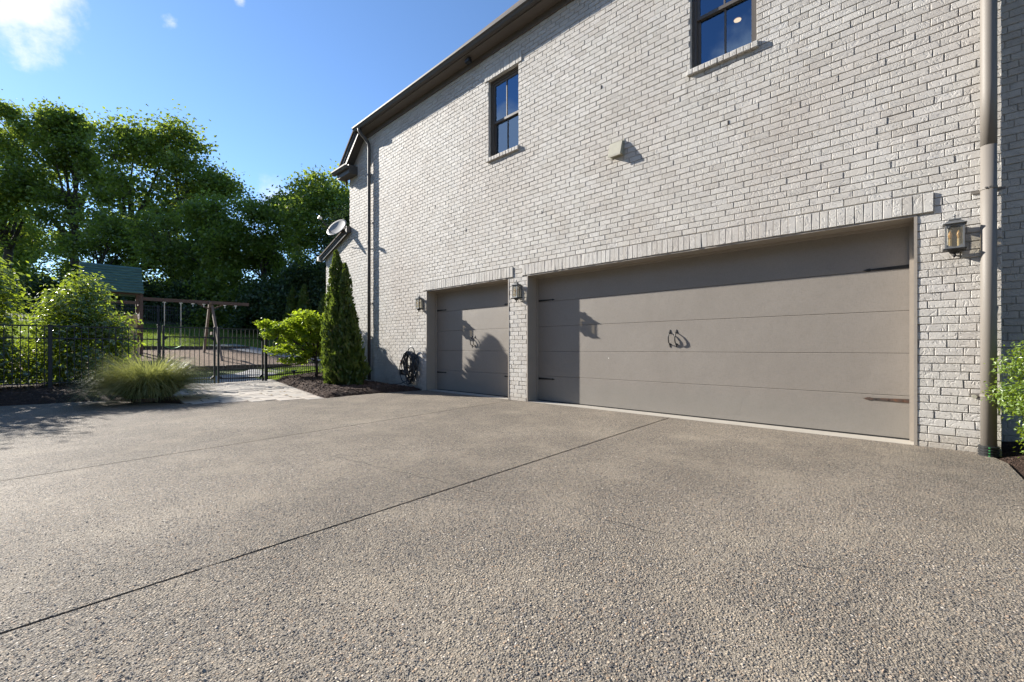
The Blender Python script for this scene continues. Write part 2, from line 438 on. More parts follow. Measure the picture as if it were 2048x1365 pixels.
def glass_mat(name, refl, tint=(1,1,1), ior=1.9, opaque=None):
    m, nt = mat(name)
    fr = nd(nt,'ShaderNodeFresnel'); fr.inputs['IOR'].default_value = ior
    f = math_(nt,'MINIMUM', math_(nt,'ADD', fr.outputs[0], refl), 1.0)
    g = nd(nt,'ShaderNodeBsdfGlossy'); g.inputs['Roughness'].default_value = .005
    g.inputs['Color'].default_value = tint+(1,)
    t = nd(nt,'ShaderNodeBsdfTransparent'); t.inputs['Color'].default_value = (.85,.9,.95,1)
    s = nd(nt,'ShaderNodeMixShader'); L(nt, f, s.inputs[0]); L(nt, t.outputs[0], s.inputs[1]); L(nt, g.outputs[0], s.inputs[2])
    o = nd(nt,'ShaderNodeOutputMaterial'); L(nt, s.outputs[0], o.inputs[0]); return m
M['pane'] = glass_mat('coated_window_glass', .16, (.36,.56,.82))
def lantern_glass():
    m, nt = mat('seeded_lantern_glass'); P = pos(nt)
    g = nd(nt,'ShaderNodeBsdfGlossy'); g.inputs['Roughness'].default_value = .08
    t = nd(nt,'ShaderNodeBsdfTransparent'); t.inputs['Color'].default_value = (.80,.76,.66,1)
    L(nt, bump(nt, noise(nt, P, 90.0, 3).outputs['Fac'], .6, .004), g.inputs['Normal'])
    d = nd(nt,'ShaderNodeBsdfDiffuse'); d.inputs['Color'].default_value = (.55,.50,.40,1)
    s = nd(nt,'ShaderNodeMixShader'); s.inputs[0].default_value = .16
    L(nt, t.outputs[0], s.inputs[1]); L(nt, g.outputs[0], s.inputs[2])
    s2 = nd(nt,'ShaderNodeMixShader'); s2.inputs[0].default_value = .14
    L(nt, s.outputs[0], s2.inputs[1]); L(nt, d.outputs[0], s2.inputs[2])
    o = nd(nt,'ShaderNodeOutputMaterial'); L(nt, s2.outputs[0], o.inputs[0]); return m
M['lglass'] = lantern_glass()
M['candle'] = simple('ivory_candle_sleeve', (.62,.52,.33), .5)
M['bulb'] = simple('amber_bulb', (.55,.36,.18), .25)
def emit(name, c, s):
    m, nt = mat(name); e = nd(nt,'ShaderNodeEmission'); e.inputs[0].default_value = c+(1,); e.inputs[1].default_value = s
    o = nd(nt,'ShaderNodeOutputMaterial'); L(nt, e.outputs[0], o.inputs[0]); return m
M['lamp'] = emit('warm_lamp', (1.0,.74,.40), .62)

# ------------------------------------------------------------------ camera
cam = bpy.data.cameras.new('camera'); co = bpy.data.objects.new('camera', cam); COL.objects.link(co)
cam.sensor_width = 36.0; cam.lens = 870/2048*36.0; cam.shift_y = (697-682.5)/2048
cam.clip_end = 3000; cam.clip_start = .05
co.location = (0,-6.25,1.02); co.rotation_euler = (PI/2, 0, math.radians(43.58))
scene.camera = co
CAM = np.array([0,-6.25,1.02]); YAW = math.radians(43.58)
AX = np.array([-math.sin(YAW), math.cos(YAW), 0]); RT = np.array([math.cos(YAW), math.sin(YAW), 0])
def at(px, depth):
    """plan position of photo column px at a distance along the view axis"""
    p = CAM + depth*AX + (px-1024)/870*depth*RT
    return p[0], p[1]

# ------------------------------------------------------------------ light
SUN = Vector((3.43, 1.0, -1.76)).normalized()
sl = bpy.data.lights.new('sun','SUN'); sl.energy = 5.0; sl.angle = math.radians(.55); sl.color = (1,.94,.85)
so = bpy.data.objects.new('sun', sl); COL.objects.link(so)
so.rotation_euler = SUN.to_track_quat('-Z','Y').to_euler(); so.location = (-60,-20,40)
w = bpy.data.worlds.new('World'); scene.world = w; w.use_nodes = True
nt = w.node_tree; nt.nodes.clear()
sky = nd(nt,'ShaderNodeTexSky', sky_type='NISHITA'); sky.sun_disc = False
sky.sun_elevation = math.asin(-SUN.z); sky.sun_rotation = math.atan2(-SUN.x, -SUN.y)
sky.altitude = 200; sky.air_density = 1.0; sky.dust_density = .05; sky.ozone_density = 2.2
tc = nd(nt,'ShaderNodeTexCoord'); D = tc.outputs['Generated']
def blob(d, r0, r1):
    v = Vector(d).normalized()
    dp = nd(nt,'ShaderNodeVectorMath', operation='DOT_PRODUCT'); L(nt, D, dp.inputs[0]); dp.inputs[1].default_value = v
    a = math_(nt,'ARCCOSINE', dp.outputs['Value'])
    mr = nd(nt,'ShaderNodeMapRange', interpolation_type='SMOOTHSTEP'); L(nt, a, mr.inputs[0])
    mr.inputs[1].default_value = math.radians(r0); mr.inputs[2].default_value = math.radians(r1)
    mr.inputs[3].default_value = 1; mr.inputs[4].default_value = 0
    return mr.outputs[0]
cn = noise(nt, mapping(nt, D, scale=(1,1,1.15)), 13.0, 10, .60, .15)
wn = noise(nt, mapping(nt, D, scale=(1,1,1.3), loc=(3,1,2)), 24.0, 9, .62, .25)
def cloud(b, n, lo, hi):
    s = math_(nt,'ADD', math_(nt,'MULTIPLY', b, .55), math_(nt,'MULTIPLY', n.outputs['Fac'], .75))
    mr = nd(nt,'ShaderNodeMapRange', interpolation_type='SMOOTHSTEP'); L(nt, s, mr.inputs[0])
    mr.inputs[1].default_value = lo; mr.inputs[2].default_value = hi
    return mr.outputs[0]
big = None
for d, r0, r1, lo, hi, nn in (((-.886,-.040,.486),.5,7.0,.58,.86,cn), ((-.905,-.028,.424),.3,4.4,.70,1.15,wn),
                          ((-.854,.121,.507),.0,2.3,.78,1.12,wn), ((-.804,.205,.562),.0,1.4,.72,1.1,wn),
                          ((-.903,.305,.292),.0,6.0,.72,1.12,cn), ((-.63,-.65,.40),1,11,.58,.86,cn), ((-.2,-.85,.40),2,16,.62,.9,cn), ((.5,-.8,.4),2,20,.62,.9,cn)):
    c = cloud(blob(d,r0,r1), nn, lo, hi)
    big = c if big is None else math_(nt,'MAXIMUM', big, c)
tint = mix(nt, 1.0, sky.outputs[0], (.86,1.0,1.16), 'MULTIPLY')
colr = mix(nt, math_(nt,'MULTIPLY', big, .85), tint, (6.2,6.3,7.2))
bg = nd(nt,'ShaderNodeBackground'); L(nt, colr, bg.inputs[0]); bg.inputs[1].default_value = .08
wo = nd(nt,'ShaderNodeOutputWorld'); L(nt, bg.outputs[0], wo.inputs[0])
scene.cycles.use_denoising = True
scene.view_settings.view_transform = 'Standard'; scene.view_settings.look = 'None'
scene.view_settings.exposure = 1.27; scene.view_settings.gamma = 1

# ------------------------------------------------------------------ ground
def smooth(a, b, x):
    t = min(1, max(0, (x-a)/(b-a))); return t*t*(3-2*t)
def h(x, y):
    z = .022*min(0, max(y,-30))
    z *= 1-smooth(-16,-22,x) if x < -16 else 1
    s = max(0, -19.3-x)
    z += .122*s if s < 45 else .122*45+.03*(s-45)
    z += .10*math.exp(-((s-.0)/1.5)**2) if s > 0 else .10*smooth(-17.6,-19.3,x)
    if s > 0: z -= .10*math.exp(-(s/1.5)**2)-.10
    return z
def grid(name, xs, ys, zf, m, kind='structure'):
    nx, ny = len(xs), len(ys)
    V = [(x,y,zf(x,y)) for x in xs for y in ys]
    F = [(i*ny+j, (i+1)*ny+j, (i+1)*ny+j+1, i*ny+j+1) for i in range(nx-1) for j in range(ny-1)]
    o = quads(name, V, F, m, smooth=True, kind=kind); return o
def lin(a, b, n): return list(np.linspace(a, b, n))
def under(x, y):
    z = h(x,y)
    if x > -15.4: z -= .06
    elif x < -15.4: z -= .012
    return z
xs = [-900,-400,-200,-120]+lin(-90,-60,16)+lin(-58,-14,111)+lin(-13.6,20,30)+[40,100,300,900]
ys = [-900,-300,-100,-60]+lin(-40,-14,14)+lin(-13,12,64)+lin(13,50,20)+[80,200,900]
lawn = grid('lawn', xs, ys, under, M['lawn'])

# driveway: three cast slabs with open joints between them
drv = MB()
edge_left = [(-8.86,-.004),(-8.99,-.43),(-9.20,-1.0),(-9.30,-1.5),(-9.33,-2.27)]
edge_bed = [(-10.83,-4.46),(-11.6,-4.85),(-12.3,-5.15),(-12.95,-5.5),(-13.2,-6.1),(-13.5,-6.7),(-13.8,-7.4),(-14.4,-9),(-15.2,-11.5)]
def slab(poly, t=.05):
    drv.prism([(x,y) for x,y in poly], 'z', 0, -t)
    n = len(poly)
    # tilt with the fall of the drive
    base = len(drv.v)-2*n
    for i in range(2*n):
        x,y,z = drv.v[base+i]; drv.v[base+i] = (x,y,z+.022*y-.003)
g = .0105
XJ1, XJ2 = -2.735, -5.90
slab([(XJ1+g,-.004),(XJ1+g,-30),(14,-30),(14,-1.3),(.60,-1.3),(.565,-1.0),(.53,-.36),(.43,-.06),(.43,-.004)][::-1])
slab([(XJ2+g*.8,-.004),(XJ2+g*.8,-30),(XJ1-g,-30),(XJ1-g,-.004)][::-1])
slab(([(XJ2-g*.8,-30),(XJ2-g*.8,-.004)]+edge_left+edge_bed+[(-16,-30)]))
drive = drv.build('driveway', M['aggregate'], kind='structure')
jm = MB()
jm.add([(-6.1,-30,-.66-.011),(-2.5,-30,-.66-.011),(-2.5,-.004,-.011),(-6.1,-.004,-.011)], [(0,1,2,3)])
jm.build('driveway_joint_fill', M['dark'], kind='structure')
# small fillets where grit has filled the joint
jf = MB()
for y0,y1 in ((-5.72,-5.62),(-2.4,-2.33),(-8.2,-8.0)):
    jf.box(XJ1-.007,XJ1+.007,y0,y1,.022*y0-.02,.022*y0-.0045)
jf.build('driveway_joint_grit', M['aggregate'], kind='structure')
cr = MB(); rr = random.Random(8)
pc = Vector((-7.29,-4.70)); pe = Vector((-.34,-3.63)); NC = 150
for i in range(NC):
    if math.sin(i*.21)+math.sin(i*.083+1) < -.15: continue
    a = pc.lerp(pe,i/NC); b = pc.lerp(pe,(i+1)/NC); w_ = rr.uniform(.0015,.004); n_ = Vector((-.152,.988))
    a = a+n_*.012*math.sin(i*.9); b = b+n_*.012*math.sin((i+1)*.9)
    zz = lambda q: .022*q.y-.0022
    cr.add([(*(a-n_*w_),zz(a)),(*(b-n_*w_),zz(b)),(*(b+n_*w_),zz(b)),(*(a+n_*w_),zz(a))],[(0,1,2,3)])
cr.build('driveway_crack', M['dark'], kind='structure')
# loose-topped stones of the exposed aggregate close to the viewer: real relief
def pebbles(n, seed):
    rng = np.random.default_rng(seed)
    r_ = np.sqrt(rng.uniform(.75**2, 5.2**2, n)); a_ = YAW+PI/2+rng.uniform(-1.0,1.0,n)
    X = r_*np.cos(a_); Y = -6.25+r_*np.sin(a_)
    keep = (rng.uniform(0,1,n) < np.clip((4.3-r_)/3.2,0,1)*.8) & (X < .52) & (Y < -.1) & (np.abs(X-XJ1) > .018) & (np.abs(X-XJ2) > .016)
    pat = np.sin(X*2.1+np.sin(Y*1.7))*np.sin(Y*2.6+1.3*np.sin(X*1.1))
    keep &= rng.uniform(0,1,n) < .80+.20*pat
    X = X[keep]; Y = Y[keep]; n = len(X); K = 6
    th = np.linspace(0,2*PI,K,endpoint=False)[None,:]+rng.uniform(0,6.28,(n,1))
    R = (rng.lognormal(0,.22,n)*.0044)[:,None]; el = rng.uniform(.55,1.0,n)[:,None]; ph = rng.uniform(0,6.28,n)[:,None]
    hgt = (R*rng.uniform(.22,.5,(n,1)))
    rad = R*rng.uniform(.75,1.2,(n,K))
    lx = rad*np.cos(th); ly = rad*np.sin(th)*el
    x0 = lx*np.cos(ph)-ly*np.sin(ph); y0 = lx*np.sin(ph)+ly*np.cos(ph)
    z = (.022*Y-.003)[:,None]
    tx = rng.normal(size=(n,1))*.28; ty = rng.normal(size=(n,1))*.28
    V = np.zeros((n,2*K,3))
    V[:,:K,0] = X[:,None]+x0; V[:,:K,1] = Y[:,None]+y0; V[:,:K,2] = z-.001
    V[:,K:,0] = X[:,None]+x0*.62; V[:,K:,1] = Y[:,None]+y0*.62; V[:,K:,2] = z+hgt*rng.uniform(.8,1.1,(n,K))+x0*.62*tx+y0*.62*ty
    o = (np.arange(n)*2*K)[:,None]
    F = []
    for k in range(K):
        k2 = (k+1)%K
        F.append(np.concatenate([o+k,o+k2,o+K+k2,o+K+k],1))
    F.append(np.concatenate([o+K,o+K+1,o+K+2,o+K+3],1)); F.append(np.concatenate([o+K,o+K+3,o+K+4,o+K+5],1))
    tag(quads('driveway_stones', V.reshape(-1,3), np.concatenate(F), M['stone']), 'small mixed stones standing proud of the exposed aggregate driveway', 'stones', kind='stuff')
pebbles(150000, 91)
ts = MB(); ts.box(-8.83,-6.03,-.003,.40,-.1,0); ts.box(-5.55,-.07,-.003,.40,-.1,0)
ts.build('garage_threshold', M['concrete'], kind='structure')

# paver walk to the gate
pv = MB()
def pave_edge(x):           # y range of the walk
    t = (x+9.4)/(-16.4+9.4)
    return (-4.46+(-10.8-x)*.07 if x < -10.8 else -4.46+(x+10.8)*1.46, -2.27+t*1.12)
rowx = -9.36
r = random.Random(3)
while rowx > -15.95:
    wdt = .305
    x1 = rowx; x0 = rowx-wdt
    for sub in range(1):
        ya, yb = pave_edge((x0+x1)/2)
        y = ya + (r.random()*.35 if False else 0)
        first = True
        while y < yb-.02:
            ln = r.choice((.305,.46,.61,.61)); 
            if first: ln *= r.uniform(.4,1); first = False
            e = min(yb, y+ln)
            z = .022*((y+e)/2)+r.uniform(-.001,.001)+.002
            pv.bbox(x0+.004, x1-.004, y+.004, e-.004, z-.05, z, .004)
            y = e
    rowx = x0
pv.build('paver_walk', M['paver'], kind='structure')
pb = MB(); pb.add([(-9.4,-4.5,-.103),(-9.4,-2.2,-.058),(-16,-1.15,-.035),(-16,-4.3,-.105)],[(0,1,2,3)])
pb.build('paver_bedding', M['chip'], kind='structure')

# mulch beds
def bed(name, poly, hz, step=.14, m='mulch', edge=.45, seed=1):
    from mathutils.geometry import intersect_point_line
    xs_ = [p[0] for p in poly]; ys_ = [p[1] for p in poly]
    def inside(x,y):
        c = False; n = len(poly); j = n-1
        for i in range(n):
            xi,yi = poly[i]; xj,yj = poly[j]
            if (yi>y)!=(yj>y) and x < (xj-xi)*(y-yi)/(yj-yi)+xi: c = not c
            j = i
        return c
    def dist(x,y):
        d = 9e9; n = len(poly)
        for i in range(n):
            a = Vector((poly[i][0],poly[i][1])); b = Vector((poly[(i+1)%n][0],poly[(i+1)%n][1])); p = Vector((x,y))
            t = max(0,min(1,(p-a).dot(b-a)/max(1e-9,(b-a).length_squared))); d = min(d,(p-(a+(b-a)*t)).length)
        return d
    # triangulate outline + inner points through bmesh grid clipped: simple marching of cells
    from mathutils.geometry import delaunay_2d_cdt
    pts = [Vector((p[0],p[1])) for p in poly]
    # densify outline
    out = []
    n = len(poly)
    for i in range(n):
        a = pts[i]; b = pts[(i+1)%n]; k = max(1,int((b-a).length/step))
        for q in range(k): out.append(a+(b-a)*q/k)
    ne = len(out); edges = [(i,(i+1)%ne) for i in range(ne)]
    rr = random.Random(seed); allp = list(out)
    x = min(xs_)
    while x < max(xs_):
        y = min(ys_)
        while y < max(ys_):
            px, py = x+rr.uniform(-.3,.3)*step, y+rr.uniform(-.3,.3)*step
            if inside(px,py) and dist(px,py) > step*.5: allp.append(Vector((px,py)))
            y += step
        x += step
    V, _, F, *_r = delaunay_2d_cdt(allp, edges, [], 1, 1e-5)
    v3 = []
    for p in V:
        d = dist(p.x,p.y); e = min(1, d/edge); e = e*(2-e)
        v3.append((p.x,p.y, hz(p.x,p.y,e)+rr.uniform(-.012,.012)*min(1,d/.1)))
    mb = MB(); mb.add(v3, [tuple(f) for f in F]); mb.build(name, M[m], smooth=True, kind='structure')
    return inside, dist
bedR_poly = [(-8.84,-.004),(-8.99,-.43),(-9.20,-1.0),(-9.30,-1.5),(-9.33,-2.27),(-15.5,-1.28),(-15.5,-1.2),(-14.56,.35),(-14.5,.0)]
bedR_h = lambda x,y,e: .022*min(0,y)-.03+.05*min(1,e*1.5)+.085*e + .12*smooth(-12.5,-14.6,x)*smooth(-1.3,0,y) + .04*smooth(-9.6,-11.5,x)*e
bed('mulch_bed', bedR_poly[:-1]+[(-14.52,.0)], bedR_h, .13, seed=4)
bedL_poly = [(-10.80,-4.47)]+edge_bed[1:]+[(-19.5,-11.5),(-19.4,-4.7),(-17.0,-4.5),(-15.9,-4.08)]
bedL_h = lambda x,y,e: .022*min(0,y)-.03+.05*min(1,e*1.5)+.16*e
bed('mulch_bed', bedL_poly, bedL_h, .15, edge=.9, seed=5)
bedC_poly = [(.43,-.05),(.53,-.36),(.565,-1.0),(.60,-1.3),(5,-1.3),(5,1.05),(.54,1.05),(.54,.0)]
bed('mulch_bed', bedC_poly, lambda x,y,e: -.03+.022*min(0,y)+.07*e, .12, edge=.3, seed=6)

def chips(name, pts, zf, n, m, size=(.02,.05), seed=1, kind='stuff'):
    rr = random.Random(seed); V=[]; F=[]
    for _ in range(n):
        x,y = pts(rr); z = zf(x,y)
        l = rr.uniform(*size); wd = l*rr.uniform(.25,.5); t = .006
        R = Matrix.Rotation(rr.uniform(0,6.28),3,'Z') @ Matrix.Rotation(rr.uniform(-.5,.5),3,'X') @ Matrix.Rotation(rr.uniform(-.5,.5),3,'Y')
        o = len(V)
        for q in ((-l,-wd,-t),(l,-wd*.6,-t),(l,wd,-t),(-l,wd*.7,-t),(-l,-wd,t),(l,-wd*.6,t),(l,wd,t),(-l,wd*.7,t)):
            p = R@Vector(q)*.5; V.append((x+p.x,y+p.y,z+p.z+.006))
        F += [tuple(o+i for i in q) for q in ((0,3,2,1),(4,5,6,7),(0,1,5,4),(1,2,6,5),(2,3,7,6),(3,0,4,7))]
    return quads(name, V, F, m, kind=kind)
def poly_sampler(poly):
    xs_ = [p[0] for p in poly]; ys_ = [p[1] for p in poly]
    def inside(x,y):
        c = False; n = len(poly); j = n-1
        for i in range(n):
            xi,yi = poly[i]; xj,yj = poly[j]
            if (yi>y)!=(yj>y) and x < (xj-xi)*(y-yi)/(yj-yi)+xi: c = not c
            j = i
        return c
    def f(rr):
        while True:
            x = rr.uniform(min(xs_),max(xs_)); y = rr.uniform(min(ys_),max(ys_))
            if inside(x,y): return x,y
    return f
def edge_d(poly, x, y):
    d = 9e9; n = len(poly); p = Vector((x,y))
    for i in range(n):
        a = Vector(poly[i]); b = Vector(poly[(i+1)%n])
        t = max(0,min(1,(p-a).dot(b-a)/max(1e-9,(b-a).length_squared))); d = min(d,(p-(a+(b-a)*t)).length)
    return d
def hz_of(poly, hz, edge):
    def f(x,y):
        e = min(1, edge_d(poly,x,y)/edge); e = e*(2-e); return hz(x,y,e)
    return f
tag(chips('mulch_chips', poly_sampler(bedR_poly[:-1]+[(-14.52,0)]), hz_of(bedR_poly[:-1]+[(-14.52,0)],bedR_h,.45), 2600, M['chip'], (.03,.085), 2), 'loose bark chips over the mulch bed beside the brick wall', 'mulch')
tag(chips('mulch_chips', poly_sampler(bedL_poly), hz_of(bedL_poly,bedL_h,.9), 2600, M['chip'], (.03,.085), 3), 'loose bark chips over the mulch bed along the fence', 'mulch')

# garden walks, play surface and its edging behind the fence
def strip(name, pts, wd, m, lift=.02, seg=24):
    V=[]; 
    P = [Vector(p) for p in pts]
    pl = []
    for i in range(len(P)-1):
        for k in range(seg): pl.append(P[i]+(P[i+1]-P[i])*k/seg)
    pl.append(P[-1]); mb = MB(); vs=[]
    for i,p in enumerate(pl):
        d = (pl[min(i+1,len(pl)-1)]-pl[max(0,i-1)]).normalized(); s = Vector((-d.y,d.x))*wd/2
        for q in (p-s,p+s): vs.append((q.x,q.y,max(h(q.x,q.y),-9)+lift))
    mb.add(vs,[(2*i,2*i+1,2*i+3,2*i+2) for i in range(len(pl)-1)])
    return mb.build(name,m,kind='structure')
strip('garden_walk', [(-17.6,-4.4),(-17.6,-2.4),(-18.2,-1.2),(-19.6,-.1)], 1.35, M['walk'], .015)
strip('garden_walk', [(-28.2,.1),(-25.2,1.15),(-22.4,2.7),(-19.6,5.6)], 1.5, M['walk'], .05)
strip('garden_walk', [(-15.9,-2.9),(-17.0,-2.9)], 2.9, M['walk'], .008)
def play_z(x,y): return h(x,y)+.02
xs = lin(-26.4,-20.2,32); ys = lin(-14,2.2,70)
grid('play_mulch', xs, ys, play_z, M['playmulch'])
def edging(label, x, y0, y1, hgt=.24):
    mb = MB(); n = 6
    for i in range(n):
        a = y0+(y1-y0)*i/n; b = y0+(y1-y0)*(i+1)/n-.012
        mb.bbox(x-.07,x+.07,a,b,h(x,a)-.1,h(x,a)+hgt,.01)
    tag(mb.build('landscape_timber', M['timber']), label, 'timber edging', 'timbers edging the play area')
edging('dark timber edging along the near side of the play mulch', -20.15, -14, .9, .15)
edging('dark timber edging along the uphill side of the play mulch', -26.4, -14, 1.0, .16)

# ------------------------------------------------------------------ house
CO = .0811; BL = .2075; J = .0075
house = thing('brick_house', 'cream painted brick house with taupe garage doors and steep shingled roof', 'house', (-6,0,0))
def brick_add(A, x0, x1, z0, z1, y, dep, rr, b=.0030, amp=.0021):
    """one hand-made brick with chamfered face: into arrays A=[V,F]"""
    V,F = A; o = len(V)
    y = y+rr.uniform(-.0022,.0022)
    j = lambda: rr.uniform(-amp,amp)
    outer = [(x0+j(),z0+j()),(x1+j(),z0+j()),(x1+j(),z1+j()),(x0+j(),z1+j())]
    bb = b*rr.uniform(.7,1.6)
    inn = [(outer[0][0]+bb,outer[0][1]+bb),(outer[1][0]-bb,outer[1][1]+bb),(outer[2][0]-bb,outer[2][1]-bb),(outer[3][0]+bb,outer[3][1]-bb)]
    tl = rr.gauss(0,.008); xc = (x0+x1)/2; tz = rr.gauss(0,.012); zc = (z0+z1)/2
    for p in inn: V.append((p[0], y+rr.uniform(-.0006,.0006)+tl*(p[0]-xc)+tz*(p[1]-zc), p[1]))
    for p in outer: V.append((p[0], y+bb*.8+tl*(p[0]-xc)+tz*(p[1]-zc), p[1]))
    for p in outer: V.append((p[0], y+dep, p[1]))
    F.append((o,o+1,o+2,o+3))
    for i in range(4):
        k = (i+1)%4
        F.append((o+4+i,o+4+k,o+k,o+i)); F.append((o+8+i,o+8+k,o+4+k,o+4+i))
DOOR_S = (-8.83,-6.03,-.2,2.43); DOOR_B = (-5.55,-.07,-.2,2.43)
WIN1 = (-6.627,-5.775,4.985,6.605); WIN2 = (-2.437,-1.585,4.985,6.605); WIN3 = (2.0,2.85,4.985,6.605)
LINT = [(-8.95,-5.915,2.43,2.635),(-5.665,.06,2.43,2.635),(-6.73,-5.68,6.605,6.81),(-2.54,-1.49,6.605,6.81)]
SILLS = [(-6.66,-5.75,4.90,4.985),(-2.47,-1.56,4.90,4.985)]
VENT = (-10.08,-9.67,.325,.487)
HOLES = [DOOR_S, DOOR_B, WIN1, WIN2]+LINT+SILLS+[VENT]
def left_edge(z):
    if z < 4.08: return -14.53
    if z < 4.72: return -14.53+(z-4.08)/(4.72-4.08)*(14.53-12.85)
    if z < 6.42: return -12.85
    if z < 7.25: return -12.85+(z-6.42)/(7.25-6.42)*1.0
    return -11.85
def brick_field(zt, xr, holes, le, seed, zb=-.03):
    rr = random.Random(seed); A = [[],[]]
    row = 0; z = zb
    while z < zt-.03:
        z1 = min(zt, z+CO); x0 = le((z+z1)/2); off = (0 if row%2 else BL/2)
        cuts = [(a,b) for a,b,c,d in holes if c < z+CO*.5 < d]
        x = -14.6-off+rr.uniform(-.006,.006)
        while x < xr:
            ln = BL+rr.uniform(-.004,.004)
            segs = [(max(x,x0), min(x+ln-J,xr))]
            for a,b in cuts:
                n2 = []
                for s,e in segs:
                    if e <= a or s >= b: n2.append((s,e)); continue
                    if s < a: n2.append((s,a-.0005))
                    if e > b: n2.append((b+.0005,e))
                segs = n2
            for s,e in segs:
                if e-s > .022: brick_add(A, s, e, z+J/2, z1-J/2, 0, .11, rr)
            x += ln
        z += CO; row += 1
    return A
A = brick_field(7.27, .525, HOLES, left_edge, 21)
# soldier courses over openings
def soldiers(A, x0, x1, z0, z1, rr, proj=.017):
    n = round((x1-x0)/CO); p = (x1-x0)/n
    for i in range(n):
        brick_add(A, x0+i*p+.0028, x0+(i+1)*p-.0028, z0, z1-.005, -proj, .13, rr, .003, .0018)
wall = quads('wall', *A, M['brick'], house)
rr = random.Random(5)
for (a,b,c,d) in LINT:
    B = [[],[]]; soldiers(B, a, b, c, d, rr); lo = quads('lintel', *B, M['brick'], house)
# mortar backing with openings cut
def holed(x0,x1,y0,y1,z0,z1,holes,mb):
    xs_ = sorted(set([x0,x1]+[v for hh in holes for v in hh[:2] if x0<v<x1])); zs_ = sorted(set([z0,z1]+[v for hh in holes for v in hh[2:] if z0<v<z1]))
    solid = lambda i,k: 0<=i<len(xs_)-1 and 0<=k<len(zs_)-1 and not any(a<(xs_[i]+xs_[i+1])/2<b and c<(zs_[k]+zs_[k+1])/2<d for a,b,c,d in holes)
    for i in range(len(xs_)-1):
        for k in range(len(zs_)-1):
            if not solid(i,k): continue
            a,b,c,d = xs_[i],xs_[i+1],zs_[k],zs_[k+1]
            mb.add([(a,y0,c),(b,y0,c),(b,y0,d),(a,y0,d)],[(0,1,2,3)]); mb.add([(a,y1,c),(b,y1,c),(b,y1,d),(a,y1,d)],[(3,2,1,0)])
            if not solid(i-1,k): mb.add([(a,y0,c),(a,y1,c),(a,y1,d),(a,y0,d)],[(3,2,1,0)])
            if not solid(i+1,k): mb.add([(b,y0,c),(b,y1,c),(b,y1,d),(b,y0,d)],[(0,1,2,3)])
            if not solid(i,k-1): mb.add([(a,y0,c),(b,y0,c),(b,y1,c),(a,y1,c)],[(3,2,1,0)])
            if not solid(i,k+1): mb.add([(a,y0,d),(b,y0,d),(b,y1,d),(a,y1,d)],[(0,1,2,3)])
mo = MB()
OP = [DOOR_S,DOOR_B,WIN1,WIN2,VENT]
holed(-12.84,.515,.0125,.10,-.1,6.42,OP,mo)
holed(-11.84,.515,.0125,.10,6.42,7.3,[WIN1,WIN2],mo)
mo.prism([(-12.84,6.42),(-11.84,6.42),(-11.84,7.25)],'y',.0105,.10)
mo.box(-14.52,-12.84,.0125,.10,-.1,4.08)
mo.prism([(-14.52,4.08),(-12.84,4.08),(-12.84,4.72)],'y',.0105,.10)
mo.build('mortar', M['mortar'], house)
for (x_,z_) in ((-1.93,4.06),(-8.46,4.40),(-5.18,3.55),(.10,4.62),(-7.35,3.62),(-3.9,5.35),(-9.9,3.1)):
    wh = MB(); wh.box(x_-.007,x_+.007,-.0045,.02,z_-.03,z_+.028); wh.build('weep_hole', M['dark'], house)
# set-back wall round the right-hand corner, and the corner return
A2 = brick_field(7.27, 5.5, [(-20,.49,-1,9)], lambda z:-14.6, 33)
V2 = np.array(A2[0]); V2[:,1] += 1.03
quads('side_wall', V2, A2[1], M['brick'], house)
A3 = brick_field(7.27, -13.53, [], lambda z:-14.6, 34)
V3 = np.array(A3[0]); V3n = np.stack([.525-V3[:,1], (V3[:,0]+14.6), V3[:,2]],1)
quads('side_wall', V3n, A3[1], M['brick'], house)
mb = MB(); mb.box(.50,5.5,1.041,1.12,-.1,7.3); mb.box(.43,.5145,.105,1.04,-.1,7.3); mb.build('mortar', M['mortar'], house)
# rowlock window sills
for (a,b,c,d) in SILLS:
    B = [[],[]]; n = 11; p = (b-a)/n
    for i in range(n): brick_add(B, a+i*p+.003, a+(i+1)*p-.003, c, d, -.048, .16, rr, .005, .002)
    Vb = np.array(B[0]); Vb[:,2] += (Vb[:,1])*.25*(Vb[:,2]>(c+d)/2)
    sill = quads('window_sill', Vb, B[1], M['brick'], house)
# windows
def window(W):
    x0,x1,z0,z1 = W
    f = MB()
    for a,b in ((x0,x0+.055),(x1-.055,x1)): f.box(a,b,.085,.20,z0,z1)
    f.box(x0+.055,x1-.055,.085,.20,z1-.06,z1); f.box(x0+.055,x1-.055,.085,.20,z0,z0+.035)
    for a,b in ((x0-.004,x0+.018),(x1-.018,x1+.004)): f.box(a,b,.06,.084,z0,z1)
    f.box(x0+.018,x1-.018,.06,.084,z1-.022,z1)
    fo = f.build('window', M['sash'], house)
    zm = (z0+z1)/2-.06
    s = MB(); i0,i1 = x0+.055,x1-.055
    for (c,d,y) in ((z0+.035,zm+.02,.135),(zm-.02,z1-.06,.105)):
        s.box(i0,i0+.04,y,y+.03,c,d); s.box(i1-.04,i1,y,y+.03,c,d)
        s.box(i0+.04,i1-.04,y,y+.03,c,c+.045); s.box(i0+.04,i1-.04,y,y+.03,d-.045,d)
        s.box((i0+i1)/2-.011,(i0+i1)/2+.011,y+.003,y+.027,c+.045,d-.045)
    s.build('sash', M['sash'], fo)
    p = MB()
    for (c,d,y) in ((z0+.08,zm-.025,.150),(zm+.025,z1-.105,.120)):
        p.add([(i0+.04,y,c),(i1-.04,y,c),(i1-.04,y,d),(i0+.04,y,d)],[(0,1,2,3)])
    p.build('pane', M['pane'], fo)
window(WIN1); window(WIN2)
